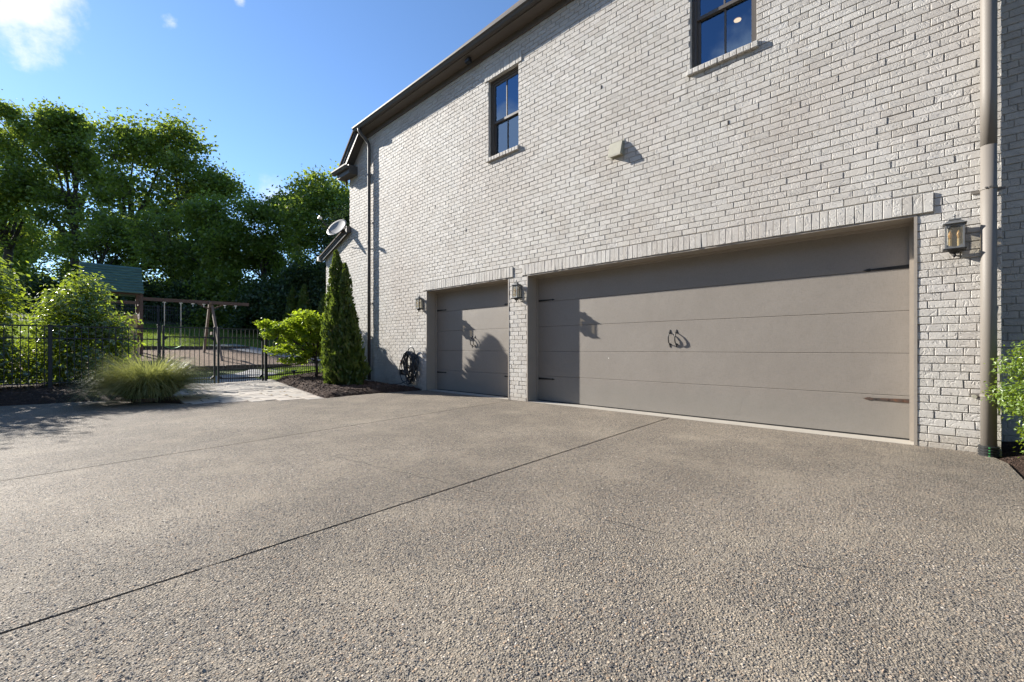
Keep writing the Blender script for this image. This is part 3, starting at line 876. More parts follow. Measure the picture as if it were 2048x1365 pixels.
# rooms behind the glass
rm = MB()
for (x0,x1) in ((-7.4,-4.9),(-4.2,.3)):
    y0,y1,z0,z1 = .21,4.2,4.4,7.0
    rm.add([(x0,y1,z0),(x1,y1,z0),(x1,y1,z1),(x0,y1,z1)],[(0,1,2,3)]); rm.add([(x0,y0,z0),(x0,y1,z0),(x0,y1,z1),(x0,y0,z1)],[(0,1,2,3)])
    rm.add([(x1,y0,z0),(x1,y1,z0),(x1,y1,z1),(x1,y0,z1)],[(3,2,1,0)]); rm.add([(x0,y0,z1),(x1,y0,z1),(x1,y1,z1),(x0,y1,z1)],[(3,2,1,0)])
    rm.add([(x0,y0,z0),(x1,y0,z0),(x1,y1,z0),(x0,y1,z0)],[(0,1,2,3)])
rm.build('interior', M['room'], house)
dl = thing('ceiling_light', 'round lit recessed ceiling light seen through the upper right window', 'ceiling light', (-2.48,2.3,6.998))
mb = MB(); mb.lathe([(.062,6.985),(.088,6.985),(.09,6.999),(.062,6.999)], -2.48, 2.3, 24); mb.build('trim_ring', M['brass'], dl)
mb = MB(); mb.lathe([(.060,6.978),(.060,6.984)], -2.48, 2.3, 24); mb.build('lamp_lens', M['lamp'], dl)

# garage doors with frames, strap hinges and pull handles
YD = .285
def garage(O, hx, handles):
    x0,x1,_,zt = O
    fr = MB()
    fr.box(x0-.004,x0+.022,-.006,.30,0,zt-.024); fr.box(x1-.022,x1+.004,-.006,.30,0,zt-.024)
    fr.box(x0-.004,x1+.004,-.004,.30,zt-.024,zt-.001)
    fr.build('door_frame', M['taupe'], house)
    st = MB()
    st.box(x0+.022,x0+.052,YD-.035,YD-.004,.005,zt-.024); st.box(x1-.052,x1-.022,YD-.035,YD-.004,.005,zt-.024)
    st.box(x0+.052,x1-.052,YD-.035,YD-.004,zt-.056,zt-.024)
    st.box(x1-.062,x1-.022,YD-.055,YD-.035,.005,zt-.024)
    st.build('door_stop', M['taupe'], house)
    d = MB(); ph = .4755
    for i in range(5):
        d.bbox(x0+.03,x1-.03,YD,YD+.045,.012+i*ph+.0015,.012+(i+1)*ph-.0015,.004)
    do = d.build('garage_door', M['door'], house)
    s = MB(); s.box(x0+.03,x1-.03,YD-.004,YD+.05,.0,.013); s.build('bottom_seal', M['dark'], do)
    back = MB(); back.box(x0,x1,YD+.05,YD+.06,0,zt); back.build('door_backing', M['dark'], do)
    for (xa, sg, z, ln, mt) in hx:
        hb = MB(); y = YD-.004
        pts = [(0,-.020),(ln*.82,-.010),(ln*.84,-.017),(ln*.90,-.014),(ln,0),(ln*.90,.014),(ln*.84,.017),(ln*.82,.010),(0,.020)]
        poly = [(xa+sg*u, z+v) for u,v in pts]
        if sg < 0: poly = poly[::-1]
        hb.prism(poly,'y',y+.004,y-.003)
        for u in (.06,.18,.29): 
            hb.box(xa+sg*u-.006,xa+sg*u+.006,y-.006,y-.003,z-.006,z+.006)
        ho = hb.build('strap_hinge', M[mt], do)
        if mt == 'rust': ho['label'] = 'rusty strap hinge with an arrow tip'
    for xh in handles:
        hb = MB(); zc = 1.17
        path = [(xh,YD-.004,zc+.092),(xh-.004,YD-.035,zc+.072),(xh-.006,YD-.052,zc+.03),(xh-.006,YD-.055,zc-.02),(xh-.003,YD-.040,zc-.068),(xh,YD-.004,zc-.090)]
        hb.tube(path,[.007,.008,.009,.009,.008,.007],8)
        for sg in (1,-1):
            zz = zc+sg*.096
            poly = [(xh-.004,zz-sg*.022),(xh+.004,zz-sg*.022),(xh+.020,zz),(xh+.009,zz+sg*.012),(xh+.007,zz+sg*.03),(xh,zz+sg*.042),(xh-.007,zz+sg*.03),(xh-.009,zz+sg*.012),(xh-.020,zz)]
            hb.prism(poly,'y',YD,YD-.006)
        hb.build('pull_handle', M['black'], do)
garage(DOOR_B, [(-5.495,1,1.945,.40,'black'),(-5.495,1,.43,.40,'black'),(-.135,-1,1.93,.40,'black'),(-.135,-1,.435,.40,'rust')], (-2.855,-2.755))
garage(DOOR_S, [(-8.775,1,1.95,.38,'black'),(-8.775,1,.43,.38,'black'),(-6.09,-1,1.945,.36,'black'),(-6.09,-1,.43,.36,'black')], (-7.465,-7.365))
# crawl-space vent
v = MB()
for i in range(6): v.box(VENT[0]+.01,VENT[1]-.01,.03,.05,VENT[2]+.01+i*.026,VENT[2]+.024+i*.026)
v.box(VENT[0],VENT[1],.06,.07,VENT[2],VENT[3]); v.build('crawl_space_vent', M['dark'], house)

# eaves: frieze, soffit, fascia, gutter, roof
XE0, XE1 = -11.93, 6.0
mb = MB(); mb.box(XE0+.1,XE1,-.030,-.001,7.10,7.215); mb.build('frieze', M['soffit'], house)
mb = MB(); mb.box(XE0+.02,XE1,-.262,.05,7.216,7.235); mb.build('soffit', M['soffit'], house)
gt = [(-.262,7.235),(-.320,7.235),(-.335,7.25),(-.352,7.285),(-.378,7.31),(-.382,7.345),(-.372,7.347),(-.368,7.318),(-.268,7.318),(-.262,7.36)]
mb = MB(); mb.prism(gt,'x',XE0,XE1); mb.build('gutter', M['gutter'], house)
tp = math.tan(math.radians(48.7))
def rp(x,y,z0=7.36,y0=-.262): return (x,y,z0+(y-y0)*tp)
mb = MB()
YR = 5.0
hip = 1.0
a = rp(XE0-.02,-.30); b = rp(XE1,-.30); c = rp(XE1,YR); d = rp(XE0+hip*(YR+.3),YR)
mb.add([a,b,c,d]+[(p[0],p[1],p[2]-.06) for p in (a,b,c,d)],[(0,1,2,3),(7,6,5,4),(0,4,5,1),(3,2,6,7),(0,3,7,4),(1,5,6,2)])
e1 = (-13.05,-.30,6.45); e2 = (-13.05,9.,6.45); f2 = (XE0+hip*(YR+.3),9.,d[2])
mb.add([e1,a,d,f2,e2],[(0,1,2,3,4)])
mb.build('roof', M['shingle'], house)
# left rake
def rake(x0,z0,x1,z1,yf,yb,fh,name_m):
    d = Vector((x1-x0,0,z1-z0)).normalized(); n = Vector((-d.z,0,d.x))
    if n.z < 0: n = -n
    def P(t,o,y): 
        b = Vector((x0,0,z0))+(Vector((x1,0,z1))-Vector((x0,0,z0)))*t + n*o; return (b.x,y,b.z)
    def slabp(mb,o0,o1,ya,yb2):
        vs = [P(0,o0,ya),P(1,o0,ya),P(1,o1,ya),P(0,o1,ya),P(0,o0,yb2),P(1,o0,yb2),P(1,o1,yb2),P(0,o1,yb2)]
        mb.add(vs,[(0,1,2,3),(7,6,5,4),(0,4,5,1),(1,5,6,2),(2,6,7,3),(3,7,4,0)])
    m1 = MB(); slabp(m1,-fh,-fh*.42,yf,yf+.03); slabp(m1,-fh*.42,0,yf-.022,yf+.03); slabp(m1,-fh*.8,-fh*.62,yf+.03,yb)
    m1.build('rake_board', M[name_m], house)
    m2 = MB(); slabp(m2,.001,.045,yf-.05,yb+6); m2.build('roof', M['shingle'], house)
rake(-11.95,7.36,-13.0,6.45,-.25,-.002,.24,'gutter')
mb = MB(); mb.box(-13.12,-12.33,-.27,-.001,6.20,6.45)
mb.build('cornice_return', M['gutter'], house)
mb = MB(); g2 = [(y, z-7.235+6.33) for y,z in gt]; mb.prism([(y-.012,z) for y,z in g2],'x',-13.28,-12.335); mb.build('gutter', M['gutter'], house)
mb = MB(); mb.tube([(-12.92,-.06,6.26),(-12.92,-.06,6.04)],.035,10); mb.build('downspout', M['gutter'], house)
rake(-12.80,4.70,-14.76,4.05,-.10,-.002,.15,'gutter')
mb = MB(); mb.bbox(-14.88,-14.74,-.16,-.002,3.95,4.10,.008); mb.build('gutter', M['white'], house)
mb = MB(); mb.box(-12.845,-12.75,-.14,-.001,4.55,4.74); mb.build('rake_board', M['gutter'], house)
# low wing and body behind so the mass is solid
mb = MB(); mb.box(-14.52,-12.84,.101,7,-.1,4.05); mb.box(-12.84,-11.84,.101,8,-.1,6.40); mb.build('wing_wall', M['mortar'], house)
# downspouts
def spout(pts, rad, straps, name='downspout', mt='spout'):
    mb = MB(); mb.tube(pts, rad, 16); o = mb.build(name, M[mt], house, smooth=True)
    for (x,y,z) in straps:
        s = MB(); s.lathe([(rad+.003,z-.012),(rad+.005,z-.010),(rad+.005,z+.010),(rad+.003,z+.012)],x,y,16)
        s.box(x-rad-.06,x+rad+.06,-.012,-.004,z-.012,z+.012)
        s.box(x-.03,x-.018,y-rad-.008,y-rad-.002,z-.006,z+.006)
        s.build('strap', M[mt], o)
    return o
spout([(-11.62,-.32,7.24),(-11.62,-.31,7.17),(-11.58,-.26,7.08),(-11.53,-.15,6.95),(-11.5,-.085,6.84),(-11.5,-.075,6.70),(-11.5,-.075,3.5),(-11.5,-.075,.12)], .046, [(-11.5,-.075,4.6),(-11.5,-.075,2.3)], mt='gutter')
spout([(.435,-.085,7.24),(.435,-.085,3.5),(.435,-.085,2.96)], .057, [])
spout([(.435,-.085,2.98),(.435,-.085,1.5),(.435,-.085,.07)], .0555, [(.435,-.085,2.55),(.435,-.085,.565)])
dp = thing('drain_pipe', 'ribbed black drain pipe with green stripe under the right downspout', 'drain pipe', (.435,-.085,-.03))
prof = []
for i in range(5): prof += [(.066,-.04+i*.026),(.074,-.034+i*.026),(.074,-.022+i*.026),(.066,-.016+i*.026)]
mb = MB(); mb.lathe(prof,.435,-.085,24); mb.build('ribbed_pipe', M['pipe'], dp)
mb = MB()
for i in range(5): mb.box(.428,.440,-.161,-.158,-.033+i*.026,-.023+i*.026)
mb.build('stripe', M['greenline'], dp)
ds = thing('pipe_stub', 'small capped grey pipe stub poking out of the brick near the downspout', 'pipe', (.343,-.02,.547))
mb = MB(); mb.tube([(.343,.0,.547),(.343,-.05,.547)],.016,12); mb.tube([(.343,-.05,.547),(.343,-.062,.547)],.020,6); mb.build('stub', M['hood'], ds)
# vent hood
vh = thing('vent_hood', 'small beige wall vent hood mid-wall between the two upper windows', 'vent', (-3.6,0,4.2))
mb = MB(); mb.prism([(-.002,4.335),(-.040,4.325),(-.105,4.115),(-.105,4.085),(-.098,4.085),(-.098,4.11),(-.002,4.11)],'x',-3.715,-3.495); mb.build('hood', M['hood'], vh)
mb = MB(); mb.box(-3.735,-3.475,-.006,-.001,4.09,4.35); mb.build('flange', M['hood'], vh)
# soffit camera
sc = thing('security_camera', 'small black security camera tucked under the main eave', 'camera', (-7.06,-.2,7.2))
mb = MB(); mb.lathe([(.04,7.216),(.04,7.20),(.016,7.195),(.016,7.17)],-7.06,-.15,12); mb.build('mount', M['black'], sc)
mb = MB(); mb.bbox(-7.14,-7.00,-.22,-.12,7.10,7.175,.012); mb.build('camera_body', M['black'], sc)

# wall lanterns
def lantern(x, z, label):
    r = thing('wall_lantern', label, 'lantern', (x,0,z), 'lanterns on the brick wall')
    w2, yb, yf, h2 = .068, -.035, -.155, .120
    pl = MB(); pl.bbox(x-.05,x+.05,-.02,-.002,z-.13,z+.13,.006); pl.box(x-.012,x+.012,-.04,-.02,z+.09,z+.11); pl.build('back_plate', M['stile'], r)
    fr = MB(); t = .013
    for xx in (x-w2,x+w2-t):
        for yy in (yf,yb-t): fr.box(xx,xx+t,yy,yy+t,z-h2,z+h2)
    for zz in (z-h2,z+h2-t):
        fr.box(x-w2+t,x+w2-t,yf,yf+t,zz,zz+t); fr.box(x-w2+t,x+w2-t,yb-t,yb,zz,zz+t)
        fr.box(x-w2,x-w2+t,yf+t,yb-t,zz,zz+t); fr.box(x+w2-t,x+w2,yf+t,yb-t,zz,zz+t)
    # arched head rails
    for k in range(8):
        u0 = -1+2*k/8; u1 = -1+2*(k+1)/8
        za = z+h2-t-.022*max(u0*u0,u1*u1)
        fr.box(x+u0*(w2-t),x+u1*(w2-t),yf+.002,yf+t-.002,za,z+h2-t+.0005)
        zb = z-h2+t+.022*max(u0*u0,u1*u1)
        fr.box(x+u0*(w2-t),x+u1*(w2-t),yf+.002,yf+t-.002,z-h2+t-.0005,zb)
    fr.build('frame', M['stile'], r)
    cp = MB(); cp.bbox(x-w2-.018,x+w2+.018,yf-.018,yb+.012,z+h2,z+h2+.012,.004)
    cp.prism([(x-w2-.006,z+h2+.012),(x+w2+.006,z+h2+.012),(x+.045,z+h2+.032),(x-.045,z+h2+.032)],'y',yf-.004,yb)
    cp.bbox(x-.045,x+.045,-.135,-.06,z+h2+.043,z+h2+.055,.004)
    for xx in (x-.04,x+.032): cp.box(xx,xx+.008,-.104,-.096,z+h2+.03,z+h2+.045)
    cp.lathe([(.006,z+h2+.055),(.012,z+h2+.065),(.006,z+h2+.075),(.014,z+h2+.085),(.003,z+h2+.105)],x,-.10,10)
    cp.build('cap', M['stile'], r)
    bt = MB(); bt.bbox(x-w2-.016,x+w2+.016,yf-.016,yb+.010,z-h2-.012,z-h2,.004)
    bt.lathe([(.060,z-h2-.012),(.040,z-h2-.03),(.030,z-h2-.045),(.010,z-h2-.05),(.016,z-h2-.065),(.003,z-h2-.085)][::-1],x,-.10,12)
    bt.build('base', M['black'], r)
    gl = MB(); e = .006
    gl.add([(x-w2+t,yf+e,z-h2+t),(x+w2-t,yf+e,z-h2+t),(x+w2-t,yf+e,z+h2-t),(x-w2+t,yf+e,z+h2-t)],[(0,1,2,3)])
    for xx in (x-w2+e,x+w2-e): gl.add([(xx,yf+t,z-h2+t),(xx,yb-t,z-h2+t),(xx,yb-t,z+h2-t),(xx,yf+t,z+h2-t)],[(0,1,2,3)])
    gl.build('glass', M['lglass'], r)
    for dx in (-.030,.030):
        b = MB(); b.tube([(x+dx,-.10,z-h2+.012),(x+dx,-.10,z-.02)],.012,10); bo = b.build('candle_sleeve', M['candle'], r)
        b = MB(); b.lathe([(.008,z-.02),(.012,z-.005),(.017,z+.02),(.013,z+.04),(.003,z+.065)],x+dx,-.10,10); b.build('bulb', M['bulb'], bo, smooth=True)
lantern(.205, 2.125, 'black wall lantern right of the wide garage door, beside the downspout')
lantern(-5.735, 2.115, 'black wall lantern on the brick pier between the two garage doors')
lantern(-9.0, 2.11, 'black wall lantern left of the narrow garage door, above the hose')

# satellite dish on the low roof
sd = thing('satellite_dish', 'grey white satellite dish tilted up on the low side roof', 'satellite dish', (-13.36,-.2,4.42))
n = Vector((.32,-.76,.56)).normalized(); s = n.cross(Vector((0,0,1))).normalized(); u = s.cross(n)
c0 = Vector((-13.27,-.20,4.77)); V=[]; F=[]
R_, NR, NA = .36, 6, 28
for i in range(NR+1):
    rr_ = R_*i/NR
    for k in range(NA):
        a = 2*PI*k/NA; V.append(c0+s*(rr_*math.cos(a)*.92)+u*(rr_*math.sin(a))+n*(.045*(rr_/R_)**2-.02))
for i in range(NR):
    for k in range(NA): F.append((i*NA+k,i*NA+(k+1)%NA,(i+1)*NA+(k+1)%NA,(i+1)*NA+k))
o = len(V); V += [Vector(p)-n*.008 for p in V[:]]; F += [tuple(q+o for q in f)[::-1] for f in F[:]]
for k in range(NA): F.append((NR*NA+k,NR*NA+(k+1)%NA,o+NR*NA+(k+1)%NA,o+NR*NA+k))
mb = MB(); mb.add(V,F); mb.build('reflector', M['dish'], sd, smooth=True)
feed = c0+Vector((-.057,-.50,.21)); low = c0+Vector((-.095,-.012,-.315))
mb = MB(); mb.tube([low-n*.03, low+n*.04, feed],.013,8); mb.build('feed_arm', M['gutter'], sd)
mb = MB(); dr = (feed-c0).normalized(); mb.tube([feed-dr*.05,feed+dr*.02,feed+dr*.05],[.035,.055,.055],12); mb.build('feed_horn', M['white'], sd)
mb = MB(); mb.tube([(-13.36,.0,4.48),(-13.36,-.06,4.62),c0-n*.06],.02,8); mb.box(-13.46,-13.26,-.08,.1,4.50,4.515); mb.build('mast', M['gutter'], sd)

# garden hose on its hanger, with tap
hh = thing('hose_hanger', 'black metal hose hanger fixed to the brick beside the narrow garage door', 'hose hanger', (-9.37,0,.8))
mb = MB(); mb.prism([(-9.50+.0,.74),(-9.24,.74),(-9.24,.86),(-9.50,.86)],'y',-.004,-.014)
arc = [(-9.37+.15*math.cos(a),-.17,.72+.15*math.sin(a)) for a in np.linspace(.35,PI-.35,9)]
mb.tube(arc,.012,8); mb.tube([(-9.37,-.01,.83),(-9.37,-.17,.87)],.012,8); mb.build('hanger_arm', M['black'], hh)
hs = thing('garden_hose', 'dark garden hose hung in many loops on the brick wall', 'hose', (-9.37,-.12,.6))
rr = random.Random(9); pts = []
loops = 15
for i in range(loops*16+1):
    t = i/16; k = int(t); a = 2*PI*(t-k)+PI/2
    rh = .22+.10*math.sin(k*2.1)+.015*k*0; rv = .34+.07*math.sin(k*1.7+1)
    cz = .93-rv
    yy = -.05-.17*((k*7)%loops)/loops+.02*math.sin(a*2+k)
    pts.append((-9.37+rh*math.cos(a)*(1+.1*math.sin(a+k))+.03*math.sin(k*3.3), yy, cz+rv*math.sin(a)+.012*math.cos(a*3+k)))
pts += [(-9.42,-.1,.35),(-9.52,-.12,.2),(-9.66,-.2,.12),(-9.85,-.3,.10),(-10.1,-.34,.10)]
mb = MB(); mb.tube(pts,.0115,7); mb.tube([(-9.37+.16*math.cos(a),-.08,.86+.19*math.sin(a)) for a in np.linspace(-.3,PI+.3,14)],.013,7)
mb.build('hose_coil', M['hose'], hs, smooth=True)
mb = MB(); mb.tube([(-9.30,-.22,.52),(-9.24,-.24,.55)],.016,8); mb.build('nozzle', M['brass'], hs)
tp_ = thing('garden_tap', 'brass garden tap with a red handle, left of the hose', 'tap', (-9.83,-.03,.64))
mb = MB(); mb.tube([(-9.83,0,.63),(-9.83,-.08,.63),(-9.83,-.11,.58)],.015,8); mb.build('spout', M['brass'], tp_)
mb = MB(); mb.lathe([(.035,.685),(.035,.70)],-9.83,-.07,10); mb.tube([(-9.83,-.07,.63),(-9.83,-.07,.69)],.007,6); mb.build('handle', M['redpaint'], tp_)

# ------------------------------------------------------------------ fence and gates
def pick(mb, p, z0, z1, w=.016):
    mb.box(p[0]-w/2,p[0]+w/2,p[1]-w/2,p[1]+w/2,z0,z1)
def fence(name, label, pts, zg, rails, spacing, posts=True, low=None, puppy=None, pw=.075, group='black metal fence around the back yard', mt='fence'):
    """pts: two plan points; zg(t): ground; rails: heights above zg"""
    a = Vector(pts[0]); b = Vector(pts[1]); ln = (b-a).length
    r = thing(name, label, 'fence', (a.x,a.y,zg(0)), group)
    P = lambda t: a+(b-a)*t
    for z in rails:
        mb = MB(); p,q = P(0),P(1); mb.beam((p.x,p.y,zg(0)+z),(q.x,q.y,zg(1)+z),.028,.032); mb.build('rail', M[mt], r)
    n = int(ln/spacing); mb = MB()
    for i in range(1,n):
        t = i/n; p = P(t); pick(mb,p,zg(t)+.03,zg(t)+rails[0])
    if puppy:
        for i in range(n):
            t = (i+.5)/n; p = P(t); pick(mb,p,zg(t)+.03,zg(t)+puppy)
    mb.build('pickets', M[mt], r)
    return r, P
def post(r, x, y, z0, z1, w=.075, mt='fence'):
    mb = MB(); mb.bbox(x-w/2,x+w/2,y-w/2,y+w/2,z0-.1,z1,.004); mb.bbox(x-w/2-.006,x+w/2+.006,y-w/2-.006,y+w/2+.006,z1,z1+.02,.005)
    mb.build('post', M[mt], r)
XF = -15.62
zl = lambda t: .05-.02*t
r,P = fence('metal_fence','black metal picket fence in front of the glossy shrubs, left of the gate',[(XF,-4.23),(XF,-12.5)],zl,[1.52,1.22,.12],.128)
for y in (-6.33,-8.4,-10.5): post(r,XF,y,.0,1.58)
post(r,XF,-4.23,-.05,1.66)
zr = lambda t: -.02+.20*t
r,P = fence('metal_fence','short black metal picket fence running from the gate to the house corner',[(XF,-1.50),(-14.58,-.06)],zr,[1.62,1.32,.40,.13],.115,puppy=.40)
post(r,XF,-1.50,-.05,1.66); post(r,-14.60,-.09,.1,1.82,.06)
def gate(label, y0, y1):
    r = thing('metal_gate', label, 'gate', (XF,y0,-.06), 'pair of gates across the paver walk')
    g0 = -.075
    for z in (1.70,1.42,.44,.165):
        mb = MB(); mb.beam((XF,y0+.03,g0+z),(XF,y1-.03,g0+z),.028,.034); mb.build('rail', M['fence'], r)
    for y in (y0+.035,y1-.035):
        mb = MB(); mb.bbox(XF-.025,XF+.025,y-.025,y+.025,g0+.03,g0+1.74,.004); mb.build('stile', M['fence'], r)
    n = 10; mb = MB()
    for i in range(1,n):
        y = y0+.06+(y1-y0-.12)*i/n; pick(mb,(XF,y),g0+.05,g0+1.70)
    for i in range(n):
        y = y0+.06+(y1-y0-.12)*(i+.5)/n; pick(mb,(XF,y),g0+.05,g0+.44)
    mb.build('pickets', M['fence'], r)
    for z,sg in ((1.42,-1),(.165,1)):
        for y,s2 in ((y0+.06,1),(y1-.06,-1)):
            mb = MB(); mb.prism([(y,g0+z+sg*.017),(y+s2*.09,g0+z+sg*.017),(y,g0+z+sg*.10)],'x',XF-.008,XF+.008)
            mb.build('corner_brace', M['fence'], r)
gate('left leaf of the black metal gate, next to the tall grass clump', -4.17, -2.88)
gate('right leaf of the black metal gate, next to the lime green tree', -2.85, -1.56)
# back boundary fence on the rise
def zb_(x,y): return h(x,y)
r = thing('metal_fence','long black metal fence far up the lawn in front of the woods','fence',(-41,-4,h(-41,-4)),'black metal fence around the back yard')
mb = MB(); n = 300
for i in range(n):
    y = -16+40*i/n; x = -41.0; pick(mb,(x,y),h(x,y),h(x,y)+1.35,.03)
mb.build('pickets', M['fence'], r)
for z in (1.35,1.1,.15):
    mb = MB(); mb.beam((-41,-16,h(-41,-16)+z),(-41,24,h(-41,24)+z),.04,.05); mb.build('rail', M['fence'], r)
for y in np.arange(-16,24.1,2.5): post(r,-41,y,h(-41,y),h(-41,y)+1.45,.09)

# ------------------------------------------------------------------ play set
ps = thing('playset', 'brown wooden play tower with green board roof, tan slide and swing beam', 'playset', (-24.6,-4.5,h(-24.6,-4.5)))
X0,X1,Y0,Y1 = -25.45,-24.2,-5.35,-3.72
for x in (X0,X1):
    for y in (Y0,Y1):
        mb = MB(); mb.bbox(x-.06,x+.06,y-.06,y+.06,h(x,y)-.1,3.42,.006); mb.build('post', M['redwood'], ps)
mb = MB()
for i in range(9): mb.bbox(X0-.05,X1+.05,Y0+i*(Y1-Y0)/9+.004,Y0+(i+1)*(Y1-Y0)/9-.004,2.02,2.06,.004)
mb.build('deck', M['redwood'], ps)
mb = MB()
for z in (2.12,2.26,2.40): mb.bbox(X0+.065,X1-.065,Y1-.02,Y1+.02,z,z+.12,.004); mb.bbox(X0-.02,X0+.02,Y0+.065,Y1-.065,z,z+.12,.004); mb.bbox(X0+.065,X1-.065,Y0-.02,Y0+.02,z,z+.12,.004)
for z in (2.88,): mb.bbox(X1-.02,X1+.02,Y0+.065,Y1-.065,z,z+.13,.004); mb.bbox(X0+.065,X1-.065,Y1-.02,Y1+.02,z,z+.13,.004)
mb.bbox(X1-.025,X1+.02,Y0+.065,Y1-.065,3.28,3.42,.004)
mb.build('side_boards', M['redwood'], ps)
mb = MB(); xr = (X0+X1)/2; ov = .22
for sg in (-1,1):
    N = 10; xe = xr+sg*.86; ze = 3.36; zr_ = 4.55
    for i in range(N):
        t0 = i/N; t1 = (i+.80)/N
        xa = xe+(xr-xe)*t0; za = ze+(zr_-ze)*t0; xb = xe+(xr-xe)*min(1,t1); zb = ze+(zr_-ze)*min(1,t1)
        o1 = .03; 
        mb.add([(xa+sg*.055,Y0-ov,za+.014),(xa+sg*.055,Y1+ov*.3,za+.014),(xb,Y1+ov*.3,zb+.001),(xb,Y0-ov,zb+.001),(xa+sg*.04,Y0-ov,za-.035),(xa+sg*.04,Y1+ov*.3,za-.035),(xb,Y1+ov*.3,zb-.03),(xb,Y0-ov,zb-.03)],[(0,1,2,3),(7,6,5,4),(0,4,5,1),(1,5,6,2),(2,6,7,3),(3,7,4,0)])
mb.build('roof', M['roofgreen'], ps)
for y in (Y0-.1,Y1):
    mb = MB(); mb.prism([(xr-.78,3.40),(xr+.78,3.40),(xr,4.46)],'y',y-.015,y+.015); mb.build('gable_panel', M['redwood'], ps)
# slide with side walls, running toward the house
mb = MB(); sy0,sy1 = -4.72,-3.95; prof = []
for k in range(15):
    t = k/14; x = X1+.05+t*2.2; z = 2.08-(1.72*(t*t*(3-2*t))) ; prof.append((x,z))
for i in range(len(prof)-1):
    (xa,za),(xb,zb) = prof[i],prof[i+1]
    ha = .36-.22*smooth(0,.3,i/14); hb_ = .36-.22*smooth(0,.3,(i+1)/14)
    for (ya,yb) in ((sy0,sy0+.05),(sy1-.05,sy1)):
        mb.add([(xa,ya,za),(xb,ya,zb),(xb,yb,zb),(xa,yb,za),(xa,ya,za+ha),(xb,ya,zb+hb_),(xb,yb,zb+hb_),(xa,yb,za+ha)],[(0,3,2,1),(4,5,6,7),(0,1,5,4),(1,2,6,5),(2,3,7,6),(3,0,4,7)])
    mb.add([(xa,sy0,za+.03),(xb,sy0,zb+.03),(xb,sy1,zb+.03),(xa,sy1,za+.03),(xa,sy0,za-.03),(xb,sy0,zb-.03),(xb,sy1,zb-.03),(xa,sy1,za-.03)],[(0,1,2,3),(7,6,5,4),(0,4,5,1),(2,6,7,3)])
mb.build('slide', M['slide'], ps)
# scooped slide entry panel between the posts
mb = MB(); N = 16; top = [(sy0-.1+(sy1-sy0+.2)*k/N, 2.52-.17*math.sin(PI*k/N)) for k in range(N+1)]
mb.prism([(sy0-.1,1.9)]+top[:0]+[(sy1+.1,1.9)]+top[::-1],'x',X1+.05,X1+.09); mb.build('slide_entry', M['slide'], ps)
mb = MB(); mb.beam((-24.2,-3.66,3.13),(-23.75,.22,3.13),.10,.14); mb.build('swing_beam', M['redwood'], ps)
ya = -1.28; xa_ = -24.0
for dx,xf in ((1,-22.25),(-1,-25.05)):
    mb = MB(); mb.beam((xa_-.12*dx,ya+.05*dx,3.16),(xf,ya+.05*dx,h(xf,ya)),.09,.12); mb.build('leg', M['greywood'], ps)
mb = MB(); mb.beam((-23.02,ya+.12,1.72),(-24.55,ya+.12,1.72),.05,.14); mb.build('cross_brace', M['greywood'], ps)
mb = MB(); 
for dy in (-.5,.5): mb.beam((xa_,ya+dy*.2,2.85),(xa_+.02,ya+dy,3.07),.06)
mb.build('knee_brace', M['redwood'], ps)
for k,y in enumerate((-2.95,-2.38,-1.95,-1.55,-.75,-.32)):
    x = -24.2+(y+3.66)/3.88*.45
    mb = MB(); mb.box(x-.02,x+.02,y-.06,y+.06,3.02,3.046); mb.tube([(x,y,3.02),(x,y,2.90 if k>1 else 2.94)],.016,6); mb.build('swing_hanger', M['white'], ps)
sw = thing('swing', 'swing with two pale rope chains hanging from the brown beam', 'swing', (-24.1,-2.66,1.0))
for y in (-2.95,-2.38):
    x = -24.2+(y+3.66)/3.88*.45
    mb = MB(); 
    for k in range(28):
        z = 2.95-k*.065
        mb.tube([(x,y,z),(x+.004*(-1)**k,y,z-.06)],.02 if z>2.3 else .012,6)
    mb.build('rope', M['rope'], sw)
mb = MB(); sp_ = [(-2.95+.57*k/8, 1.13-.10*math.sin(PI*k/8)) for k in range(9)]
for i in range(8): mb.add([(-24.22,sp_[i][0],sp_[i][1]),(-24.0,sp_[i][0],sp_[i][1]),(-24.0,sp_[i+1][0],sp_[i+1][1]),(-24.22,sp_[i+1][0],sp_[i+1][1])]+[(-24.22,sp_[i][0],sp_[i][1]-.02),(-24.0,sp_[i][0],sp_[i][1]-.02),(-24.0,sp_[i+1][0],sp_[i+1][1]-.02),(-24.22,sp_[i+1][0],sp_[i+1][1]-.02)],[(0,1,2,3),(7,6,5,4),(0,4,5,1),(1,5,6,2),(2,6,7,3),(3,7,4,0)])
mb.build('seat', M['greenline'], sw)

# solar spotlight
sx,sy = -13.6,-1.35; sz = .10
spt = thing('garden_spotlight','small black garden spotlight on a stake in the mulch','spotlight',(sx,sy,sz))
mb = MB(); mb.tube([(sx,sy,sz-.1),(sx,sy,sz+.17)],.011,8); mb.build('stake', M['black'], spt)
mb = MB(); mb.tube([(sx-.01,sy,sz+.17),(sx-.05,sy+.0,sz+.24)],[.035,.05],12); mb.bbox(sx-.10,sx+.06,sy-.06,sy+.06,sz+.25,sz+.265,.004); mb.build('lamp_head', M['black'], spt)
mb = MB(); mb.bbox(sx-.09,sx+.05,sy-.05,sy+.05,sz+.2655,sz+.269,.001); mb.build('solar_panel', M['white'], spt)

